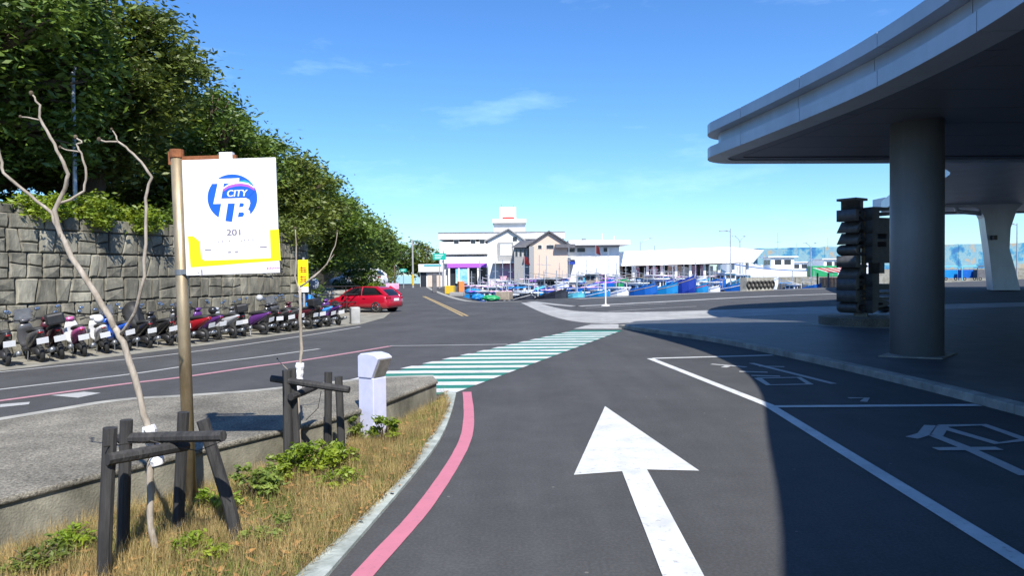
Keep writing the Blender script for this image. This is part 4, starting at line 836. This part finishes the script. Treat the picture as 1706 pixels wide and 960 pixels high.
bpart(t, 'awning', 'wall_white', (822-813)*kk, (868-813)*kk, -2.2, -.02, z_(440), z_(437)); bpart(t, 'shop_front', 'banner_pink', (834-813)*kk, (868-813)*kk, -.4, -.31, .3, z_(441)); bpart(t, 'shop_frame', 'wall_white', (834-813)*kk, (868-813)*kk, -.5, -.41, z_(452), z_(450.5))
t, kk = gable('cream gabled house with slate roof and dark side windows', 110, 884, 946, 389, 915, 409, 9, 'wall_cream', 'slate')
z_ = lambda y: H+(458-y)*kk
for a in (897, 911, 917): win(t, (a-884)*kk, (a-884+6)*kk, z_(416), z_(410))
bpart(t, 'lower_roof', 'slate', (925-884)*kk, (958-884)*kk, -1, 4, z_(415), z_(409)); bpart(t, 'side_wing', 'wall_grey', (857-884)*kk, -.02, 2, 9, -.3, z_(412))
MB().add([((852-884)*kk, 1.5, z_(413)), (.1, 1.2, z_(413)), (1.2, 1.5, z_(399)), ((868-884)*kk, 6, z_(400))], [(0, 1, 2, 3), (3, 2, 1, 0)]).build('wing_roof', 'slate', t)
for a in (859, 866, 873, 879): win(t, (a-884)*kk, (a-884+4.2)*kk, z_(428), z_(416), 1.97)
bpart(t, 'pillar', 'wall_grey', (882-884)*kk, (890-884)*kk, -.5, -.02, 0, z_(412))
kk = 116/F; t = thing('flat_roof_house', 'white flat roofed house with wide eave and dark upper openings', 'house', ((928-853)*kk, 116, 0)); z_ = lambda y: H+(457-y)*kk
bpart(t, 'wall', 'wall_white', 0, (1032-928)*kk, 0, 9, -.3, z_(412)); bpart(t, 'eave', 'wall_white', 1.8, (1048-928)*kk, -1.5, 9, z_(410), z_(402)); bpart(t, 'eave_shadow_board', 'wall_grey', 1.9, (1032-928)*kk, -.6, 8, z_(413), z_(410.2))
for a, b in ((938, 958), (962, 975), (1006, 1012)): win(t, (a-928)*kk, (b-928)*kk, z_(421), z_(414.5))
bpart(t, 'awning', 'wall_white', -2.4, (958-928)*kk, -3.5, -.02, z_(434), z_(431)); bpart(t, 'shop_sign', 'hull_indigo', -1.5, (956-928)*kk, -3.2, -3, z_(442), z_(436)); bpart(t, 'door', 'win_dark', .4, 1.3, -.06, -.01, 0, z_(446)); bpart(t, 'shop_panel', 'win_pale', -1.8, .2, -.5, -.02, 0, z_(446)); bpart(t, 'roof_tank', 'grey_metal', (974-928)*kk, (980-928)*kk, 3, 4.5, z_(402), z_(397))
MB().tube([((1008-928)*kk, 3, z_(402)), ((1008-928)*kk, 3, z_(389))], .06, 5).tube([((1028-928)*kk, 3, z_(402)), ((1028-928)*kk, 3, z_(393))], .06, 5).build('antenna', 'wall_white', t)
kk = 126/F; t = thing('corner_shop', 'small white corner shop with roller shutter at the road end', 'shop', ((700-853)*kk, 126, 0)); z_ = lambda y: H+(459-y)*kk
bpart(t, 'wall', 'wall_white', 0, (736-700)*kk, 0, 5, -.3, z_(443)); bpart(t, 'signboard', 'wall_white', -.2, (738-700)*kk, -.6, -.02, z_(454), z_(441)); bpart(t, 'sign_band', 'print_teal', .8, (736-700)*kk, -.66, -.6, z_(444.5), z_(442)); bpart(t, 'shutter', 'shutter', 1.3, (735-700)*kk, -.1, -.02, 0, z_(455)); bpart(t, 'door', 'win_dark', .1, 1.1, -.1, -.02, 0, z_(455))
# fish market
kk = 118/F; t = thing('fish_market', 'long white market hall roof on columns across the boat basin', 'market hall', ((905-853)*kk, 118, 0)); z_ = lambda y, a=1090: H+(457-(a-853)*.0087-y)*kk
x = lambda a: (a-905)*kk
MB().add([(x(905), 0, z_(447, 905)), (x(1256), 0, z_(437, 1256)), (x(1270), -1, z_(417, 1270)), (x(1225), 1, z_(411, 1225)), (x(1150), 1, z_(414, 1150)), (x(1035), 1, z_(419.5, 1035)), (x(905), 1, z_(430, 905))]+[(a_, 14, b_) for a_, b_ in ((x(905), z_(447)), (x(1256), z_(440)), (x(1280), z_(430)), (x(1225), z_(420)), (x(1150), z_(424)), (x(1035), z_(428)), (x(905), z_(434)))],
        [(0, 1, 2, 3, 4, 5, 6), (13, 12, 11, 10, 9, 8, 7)]+[((i+1) % 7, i, 7+i, 7+(i+1) % 7) for i in range(7)]).build('roof', 'roof_white', t)
for a in range(985, 1260, 24): MB().b2(x(a)-.2, x(a)+.2, 1, 1.4, -.2, z_(438, a)).build('column', 'wall_white', t)
bpart(t, 'rear_wall', 'wall_grey', x(960), x(1210), 10, 10.3, -.2, z_(441))
random.seed(12)
for a in range(965, 1215, 14): bpart(t, 'stall_screen', random.choice(['banner_pink', 'win_dark', 'hull_indigo', 'wall_cream', 'wall_white', 'slate', 'banner_blue']), x(a), x(a+random.uniform(5, 11)), 3, 3.2, 0, z_(440+random.uniform(0, 6)))
# ================================================================= BOATS
def boat(label, loc, rz, Ls, hull, cabin='hull_white', mast=3.0, cab=(-.15, .9, 1.5), flag=None, bow=1.0, name='fishing_boat', group='boats in the basin', extra=True):
    t = thing(name, label, 'boat', (loc[0], loc[1], -1.4), rz, group); rings = []; s_ = Ls/9
    for u, hw, zk, zg in ((-4.4, 1.15, .1, 1.45), (-3, 1.35, -.3, 1.4), (-1, 1.45, -.4, 1.45), (1, 1.45, -.4, 1.6), (2.6, 1.3, -.3, 1.8+.1*bow), (3.8, .95, 0, 2.0+.2*bow), (4.3, .55, .4, 2.1+.28*bow), (4.6, .12, .8, 2.2+.34*bow)):
        rings.append([(u*s_, hw*s_, zg*s_), (u*s_, hw*.92*s_, (zg*.55+zk*.45)*s_), (u*s_-.2*s_, hw*.5*s_, zk*s_), (u*s_-.2*s_, -hw*.5*s_, zk*s_), (u*s_, -hw*.92*s_, (zg*.55+zk*.45)*s_), (u*s_, -hw*s_, zg*s_)])
    h_ = MB().loft(rings).build('hull', hull, t)
    g_ = MB()
    for sd_ in (0, 5): g_.tube([Vector(r[sd_])+Vector((0, 0, .03)) for r in rings], .04*s_, 6)
    g_.build('gunwale', random.choice(['hull_white', hull, 'deck', 'flag_red']) if hull != 'hull_white' else 'hull_blue', t)
    bw = MB(); pts = [Vector(r[0]) for r in rings[3:]]; pts2 = [Vector(r[5]) for r in rings[3:]]
    for P in (pts, pts2):
        for i in range(len(P)-1): bw.add([P[i], P[i+1], P[i+1]+Vector((.12, 0, .4*s_)), P[i]+Vector((.05, 0, .25*s_ if i else .05))], [(0, 1, 2, 3), (3, 2, 1, 0)])
    bw.build('bulwark', hull, t)
    c0, cw_, chh = cab; cbn = bevel(MB().b2((c0-1.5)*s_, (c0+.6)*s_, -cw_*s_, cw_*s_, 1.2*s_, (1.4+chh)*s_).build('cabin', cabin, t), .08, 1)
    for k in range(2): MB().b2((c0+.6)*s_, (c0+.64)*s_, (-.7+.8*k)*s_, (-.1+.8*k)*s_, (.75+chh)*s_, (1.2+chh)*s_).build('window', 'win_dark', cbn)
    for sd_ in (-1, 1):
        for k in range(2): MB().b2((c0-1.2+.85*k)*s_, (c0-.6+.85*k)*s_, sd_*cw_*s_-.03, sd_*cw_*s_+.03, (.75+chh)*s_, (1.2+chh)*s_).build('window', 'win_dark', cbn)
    MB().b2((c0-1.8)*s_, (c0+.9)*s_, -(cw_+.2)*s_, (cw_+.2)*s_, (1.42+chh)*s_, (1.52+chh)*s_).build('cabin_roof', 'hull_white', t)
    ms = MB().tube([((c0-.4)*s_, 0, (1.5+chh)*s_), ((c0-.4)*s_, 0, (1.5+chh+mast)*s_)], .05, 6).tube([((c0-.4)*s_, -.7*s_, (1.5+chh+mast*.6)*s_), ((c0-.4)*s_, .7*s_, (1.5+chh+mast*.6)*s_)], .03, 5).build('mast', 'lamp_grey', t)
    if flag: MB().add([((c0-.4)*s_, 0, (1.5+chh+mast)*s_), ((c0-.4)*s_+.9, -.3, (1.2+chh+mast)*s_), ((c0-.4)*s_+1.0, -.1, (.2+chh+mast)*s_), ((c0-.4)*s_, 0, (.5+chh+mast)*s_)], [(0, 1, 2, 3), (3, 2, 1, 0)]).build('flag', flag, ms)
    if extra:
        MB().tube([(1.2*s_, -.9*s_, 1.5*s_), (1.2*s_, -.9*s_, (2.4+random.random())*s_), (-1.5*s_, -1.1*s_, (2.9+random.random()*.8)*s_)], .035, 5).build('pole', random.choice(['lamp_grey', 'wall_white', 'deck']), t)
        MB().tube([(2.2*s_, .6*s_, 1.6*s_), (2.4*s_, .7*s_, (3+random.random()*2.2)*s_)], .03, 5).build('pole', 'lamp_grey', t)
        tp = MB()
        for u in range(6): tp.add([((-3.9+u*.42)*s_, -1.2*s_, (2.75+.06*math.sin(u*2))*s_), ((-3.9+u*.42+.42)*s_, -1.2*s_, (2.75+.06*math.sin(u*2+2))*s_), ((-3.9+u*.42+.42)*s_, 1.2*s_, (2.8+.06*math.sin(u*2+2.5))*s_), ((-3.9+u*.42)*s_, 1.2*s_, (2.8+.06*math.sin(u*2+.5))*s_)], [(0, 1, 2, 3), (3, 2, 1, 0)])
        tp.build('awning', random.choice(['blue_tarp', 'hull_teal', 'banner_pink', 'banner_pink', 'net', 'print_purple', 'hull_indigo', 'wall_grey']), t)
        MB().sphere((2.4*s_, 0, 1.75*s_), (.8*s_, .7*s_, .35*s_), 8, 5).build('net_pile', random.choice(['net', 'deck', 'orange', 'blue_tarp']), t)
        MB().tube([(-3.8*s_, 0, 1.3*s_), (-3.8*s_, 0, 3.6*s_)], .05, 6).tube([(-3.8*s_, 0, 3.4*s_), ((c0-1.5)*s_, 0, 3.1*s_)], .04, 6).build('stern_frame', 'lamp_grey', t); MB().sphere((-2.8*s_, .2, 1.5*s_), (.7*s_, .8*s_, .45*s_), 10, 6).build('net_pile', 'net', t)
        for sd_ in (-1, 1):
            for u in (.2, 1.6): MB().torus((u*s_, sd_*1.42*s_, 1.2*s_), .26, .1, 12, 6).build('tyre_fender', 'rubber', h_)
    return t
QA = math.atan2(-QN.y, -QN.x)
def qpt(px, off):
    kx = (px-853)/F; C_ = QC+QN*off; t_ = (C_.y*kx-C_.x)/(QD.x-QD.y*kx); return C_+QD*t_
near = [(852, 'hull_dark', 'dark hulled boat with net pile by the basin corner', 7, None), (893, 'hull_dark', 'black hulled boat under a tangle of nets', 8, None), (936, 'hull_cyan', 'small pale cyan boat with white wheelhouse', 7, None), (972, 'hull_teal', 'teal boat beside the pale cyan one', 7.5, None), (1006, 'hull_white', 'white boat just behind the thin white post', 7.5, None), (1040, 'hull_blue', 'blue bowed boat right of the thin white post', 9, None), (1072, 'hull_teal', 'second blue bowed boat next to the indigo one', 9, None),
        (1102, 'hull_indigo', 'indigo boat with the highest bow', 10.5, None), (1134, 'hull_teal', 'bright blue boat between the indigo bow and the white cabin boat', 8.5, None), (1158, 'hull_white', 'white cabin boat with slanted windows at the quay', 7.5, None), (1196, 'hull_blue', 'blue boat lying behind the tall lamp post', 9, None), (1330, 'hull_blue', 'small blue work boat near the tyre wall', 7, None), (1365, 'hull_cyan', 'turquoise work boat by the striped hut', 7, None)]
random.seed(31)
for px, hl, lb, ln_, fl in near:
    ln_ *= .92; p = qpt(px, ln_*.5+.3); boat(lb, p, QA+random.uniform(-.22, .02), ln_, hl, mast=random.uniform(1.5, 3), cab=(-.8, .85, random.uniform(.7, 1.3)), flag=fl, bow=1.4 if 'indigo' in hl else .7)
second = [(915, 'hull_white', 'white boat below the dark blue shop sign', 22), (958, 'hull_blue', 'blue boat in the second row below the flat roofed house', 18), (1000, 'hull_green', 'green boat in the second row before the market hall', 20), (1035, 'hull_white', 'white boat with red roofed cabin in the second row', 17), (1062, 'hull_teal', 'teal two deck boat in the second row behind the blue bows', 19), (1095, 'hull_indigo', 'indigo boat in the second row behind the highest bow', 18), (1128, 'hull_white', 'tall white boat in the second row behind the bright blue boat', 16), (1165, 'hull_blue', 'blue boat in the second row below the market roof end', 18), (1215, 'hull_cyan', 'cyan boat behind the tall lamp post, second row', 14), (1245, 'hull_white', 'small white boat past the market roof end', 16)]
second += [(905, 'hull_blue', 'blue boat in a third row below the cream house', 27), (940, 'hull_indigo', 'indigo boat in a third row by the flat roofed house', 29), (985, 'hull_dark', 'dark boat in a third row before the market hall', 28), (1022, 'hull_teal', 'teal boat in a third row before the market hall', 27), (1050, 'hull_dark', 'dark boat in a third row with bare poles', 27), (1112, 'hull_blue', 'blue boat in a third row under the market roof', 26), (1145, 'hull_green', 'green boat in a third row under the market roof', 25), (1185, 'hull_dark', 'dark boat in a third row near the market roof end', 24)]
for px, hl, lb, of in second:
    p = qpt(px, of); boat(lb, p, QA+random.uniform(-.5, .5), random.uniform(8, 10.5), hl, random.choice(['hull_white', 'hull_white', 'banner_pink', 'hull_cyan', 'wall_cream']), mast=random.uniform(2, 4.5), cab=(-.3, .9, random.uniform(.8, 1.8)), bow=.5, flag='flag_red' if px in (872, 1000) else None)
for px, Yd, hl, lb, ln_, a_ in ((806, 88, 'hull_teal', 'blue boat at the road side of the basin below the hotel', 7, .6), (832, 80, 'hull_dark', 'dark boat with poles before the pink shop front', 7, -.6), (858, 84, 'hull_cyan', 'cyan boat moored below the cream house', 7.5, -.4), (880, 78, 'hull_indigo', 'indigo boat under the red flag', 7.5, -.8), (790, 96, 'hull_blue', 'blue boat lying furthest into the basin corner', 6.5, .9), (868, 72, 'hull_teal', 'teal boat near the basin corner', 6.5, -.9), (820, 70, 'hull_blue', 'small blue boat beside the tarpaulin heaps', 6, -.5), (845, 98, 'hull_white', 'white boat with tall mast below the white gabled house', 8, .2)):
    p = AT(px, 470, Yd); boat(lb, (p.x, p.y), a_, ln_, hl, mast=random.uniform(2.5, 4), cab=(-.3, .9, random.uniform(.9, 1.5)), bow=.5, flag='flag_red' if px == 880 else None)
# big ships, pier, breakwater
for px, ln_, hl, lb, Yd in ((1285, 24, 'hull_white', 'long white ferry with dark window band at the pier', 175), (1318, 20, 'hull_white', 'white patrol ship with tall lattice mast at the pier', 185), (1388, 22, 'hull_white', 'large white ship with raked mast beside the green container', 180), (1345, 16, 'hull_blue', 'blue hulled ship between two white ships', 190), (1300, 14, 'hull_cyan', 'pale cyan ship behind the long white ferry', 195), (1368, 13, 'hull_white', 'small white ship by the green container', 188)):
    p = AT(px, 450, Yd); boat(lb, (p.x, p.y), R(180) if px != 1388 else R(10), ln_, hl, mast=2.2, cab=(-.2, 1.0, 1.2), bow=.3, name='ship', group='ships at the pier', extra=False)
p0, p1 = AT(1262, 455, 165), AT(1440, 452, 165)
tag(MB().b2(p0.x, p1.x+60, 165, 171, -3, .9).build('pier', 'dirt_conc'), 'low grey pier under the ships', 'pier')
p = AT(1350, 445, 167); tag(bevel(MB().b2(p.x, p.x+6, 166, 169, .9, 3.4).build('container', 'hull_green'), .1, 1), 'green container standing on the pier', 'container')
bw0 = AT(1262, 450, 215).x; bw_ = thing('breakwater_wall', 'long tall breakwater wall painted with blue and tan mural', 'wall', (bw0, 215, 0))
x_ = 0; random.seed(8)
while x_ < 190: MB().b2(x_+.03, x_+9.97, 0, 4, -3, 9.2+x_*.012).build('wall_panel', 'mural', bw_); x_ += 10
MB().b2(-20, 192, -4, -.05, -3, 2.6).build('footing', 'dirt_conc', bw_)
p = qpt(1262, -1.2); t = thing('tyre_wall', 'low concrete block hung with old tyres on the quay edge', 'quay block', (p.x, p.y, 0), math.atan2(QD.y, QD.x))
MB().b2(-3, 3, -.4, .4, -.1, 1.5).build('block', 'concrete', t)
for k in range(7): MB().torus((-2.6+k*.86, -.45, .7), .34, .12, 16, 7).build('tyre', 'rubber', t, True)
p = qpt(1392, -1); t = thing('quay_hut', 'small open hut with red and white striped roof on the quay', 'hut', (p.x, p.y, 0), .3)
for sx in (-2, 2):
    for sy in (-1, 1): MB().b2(sx-.08, sx+.08, sy-.08, sy+.08, 0, 1.9).build('post', 'slate', t)
for k in range(8): MB().add([(-2.4+k*.6, -1.5, 1.9), (-1.82+k*.6, -1.5, 1.9), (-1.82+k*.6, 1.5, 2.6), (-2.4+k*.6, 1.5, 2.6)], [(0, 1, 2, 3), (3, 2, 1, 0)]).build('roof_panel', 'flag_red' if k % 2 else 'wall_white', t)
MB().b2(-1.8, 1.8, .6, .9, 0, 1.3).build('counter', 'deck', t)
# ================================================================= STREET FURNITURE FAR
def lamp(label, px, py0, Y, pyt, arms, r=.09):
    b = AT(px, py0, Y); t = thing('street_lamp', label, 'lamp post', (b.x, Y, 0), 0, 'street lamps'); zt_ = AT(px, pyt, Y).z
    MB().tube([(0, 0, -.3), (0, 0, zt_*.5), (0, 0, zt_)], [r, r*.8, r*.6], 8).build('pole', 'lamp_grey', t)
    for ax, az, bx_, bz in arms: MB().tube([(0, 0, zt_+az), (ax*.5, 0, zt_+(az+bz)*.55), (bx_, 0, zt_+bz)], [r*.6, r*.5, r*.45], 6).build('arm', 'lamp_grey', t); MB().box((bx_, 0, zt_+bz), (.9, .3, .12), 0, 0, -.1).build('lamp_head', 'lamp_grey', t)
lamp('tall single arm lamp post standing on the quay', 1217, 478, 84, 381, [(-.4, -.3, -.8, -.25)])
lamp('double arm lamp post behind the market roof', 1233, 450, 135, 402, [(-.5, -.3, -1.0, 1.0), (.5, -.3, 1.0, 1.0)], .13)
lamp('single arm lamp post over the flat roofed house', 1067, 450, 135, 402, [(1, -.6, 2.2, .6)], .11)
lamp('double arm lamp post among the ships', 1351, 450, 160, 412, [(-.6, -.3, -1.2, 1.0), (.6, -.3, 1.2, 1.0)], .13)
lamp('lamp post beyond the flared leg', 1694, 480, 95, 372, [(-.5, -.2, -.9, -.1)], .1)
b = AT(295, 460, 22.5); t = thing('utility_pole', 'thin steel pole rising through the trees behind the bus stop', 'pole', (W(4.2, 1.2)[0], W(4.2, 1.2)[1], TZ)); MB().tube([(0, 0, -.3), (0, 0, 4.8)], .06, 8).build('shaft', 'lamp_grey', t); MB().tube([(0, 0, 4.7), (.1, 0, 4.95)], .04, 6).build('cap', 'lamp_grey', t)
p = AT(688, 470, 120); t = thing('utility_pole', 'concrete utility pole with yellow band at the road end', 'pole', (p.x, 120, 0)); MB().tube([(0, 0, -.3), (0, 0, 8)], [.17, .12], 8).build('shaft', 'concrete_pale', t); MB().tube([(0, 0, .4), (0, 0, 2.2)], .19, 8).build('band', 'yellow', t); MB().b2(-.9, .9, -.05, .05, 7.2, 7.32).build('crossarm', 'lamp_grey', t)
def rsign(label, px, y0, y1, w_, Y):
    p = AT(px, (y0+y1)/2, Y); t = thing('road_sign', label, 'road sign', (p.x, Y, 0)); MB().tube([(0, .1, -.3), (0, .1, p.z+.3)], .08, 6).build('post', 'lamp_grey', t); hh = (y1-y0)*Y/F/2; MB().b2(-w_/2, w_/2, -.03, .02, p.z-hh, p.z+hh).build('panel', 'sign_green', t)
    for k in range(3): MB().b2(-w_*.35, w_*(.1+.1*k), -.036, -.031, p.z-hh*.6+k*hh*.5, p.z-hh*.45+k*hh*.5).build('lettering', 'plate_white', t)
rsign('green direction sign in front of the white hotel', 732, 422, 433, 2.0, 110); rsign('small green direction sign on the far roadside', 672, 448, 453, 1.0, 116)
p = G(1009, 510); t = thing('marker_post', 'thin white marker post with round foot on the parking lot', 'post', (p.x, p.y, 0)); MB().tube([(0, 0, 0), (0, 0, 2.35)], .05, 8).build('shaft', 'wall_white', t); MB().tube([(0, 0, .014), (0, 0, .1)], [.3, .12], 12).build('foot', 'wall_white', t)
# quay clutter near the road
for px, py, d, m_, lb, nm in ((750, 490, (1.0, .8, .9), 'yellow', 'yellow crate on the basin edge', 'crate'), (768, 487, (.7, .7, 1.3), 'orange', 'orange drum standing by the basin edge', 'drum'), (762, 494, (1.4, .8, .4), 'wall_grey', 'grey concrete lump on the road edge', 'block'), (724, 488, (.5, .5, 2.2), 'slate', 'dark upright post on the road corner', 'post'), (840, 500, (1.2, 1, .7), 'deck', 'brown wooden box near the basin corner', 'box')):
    p = G(px, py); o = bevel(MB().box((p.x, p.y, d[2]/2), d, random.uniform(-.4, .4)).build(nm, m_), .06, 2); tag(o, lb, nm)
for px, py, sx, sy, sz, m_, lb in ((797, 500, .6, .4, .45, 'blue_tarp', 'crumpled blue tarpaulin heap on the basin corner'), (818, 501, .7, .4, .4, 'hull_green', 'green net heap beside the blue tarpaulin'), (787, 489, .9, .6, .5, 'hull_teal', 'blue tarpaulin covered boat shape behind the tarpaulin heap')):
    p = G(px, py); me_ = MB().sphere((0, 0, sz*.45), (sx, sy, sz*.6), 22, 12); me_.v = [(a*(1+random.uniform(-.14, .14)), b*(1+random.uniform(-.14, .14)), c*(1+random.uniform(-.12, .12))) for a, b, c in me_.v]; o = me_.build('tarpaulin_heap', m_, None, False, (p.x, p.y, 0)); tag(o, lb, 'heap')
# blue carts on the plaza's far side
for i, (px, m_, lb) in enumerate(((1580, 'hull_teal', 'blue framed cart with tank left of the flared leg'), (1611, 'hull_blue', 'dark blue framed tank cart beside the flared leg'), (1637, 'slate', 'dark cart loaded with gear next to the flared leg'))):
    p = G(px, 467.5); t = thing('quay_cart', lb, 'cart', (p.x, p.y, 0), 0, 'carts on the far quay'); MB().b2(-1.4, 1.4, -.8, .8, .5, 2.2).build('tank', m_ if i != 2 else 'slate', t)
    for sx in (-1.6, 1.6): MB().tube([(sx, -.9, 0), (sx, -.9, 2.6), (sx*.8, -.9, 2.9)], .1, 6).build('frame_post', 'hull_cyan' if i != 2 else 'slate', t)
    MB().tube([(-1.3, -.9, 2.9), (1.3, -.9, 2.9)], .1, 6).build('top_bar', 'hull_cyan' if i != 2 else 'slate', t)
    for sx in (-1, 1): MB().torus((sx, -.85, .35), .26, .09, 14, 6).build('wheel', 'rubber', t)
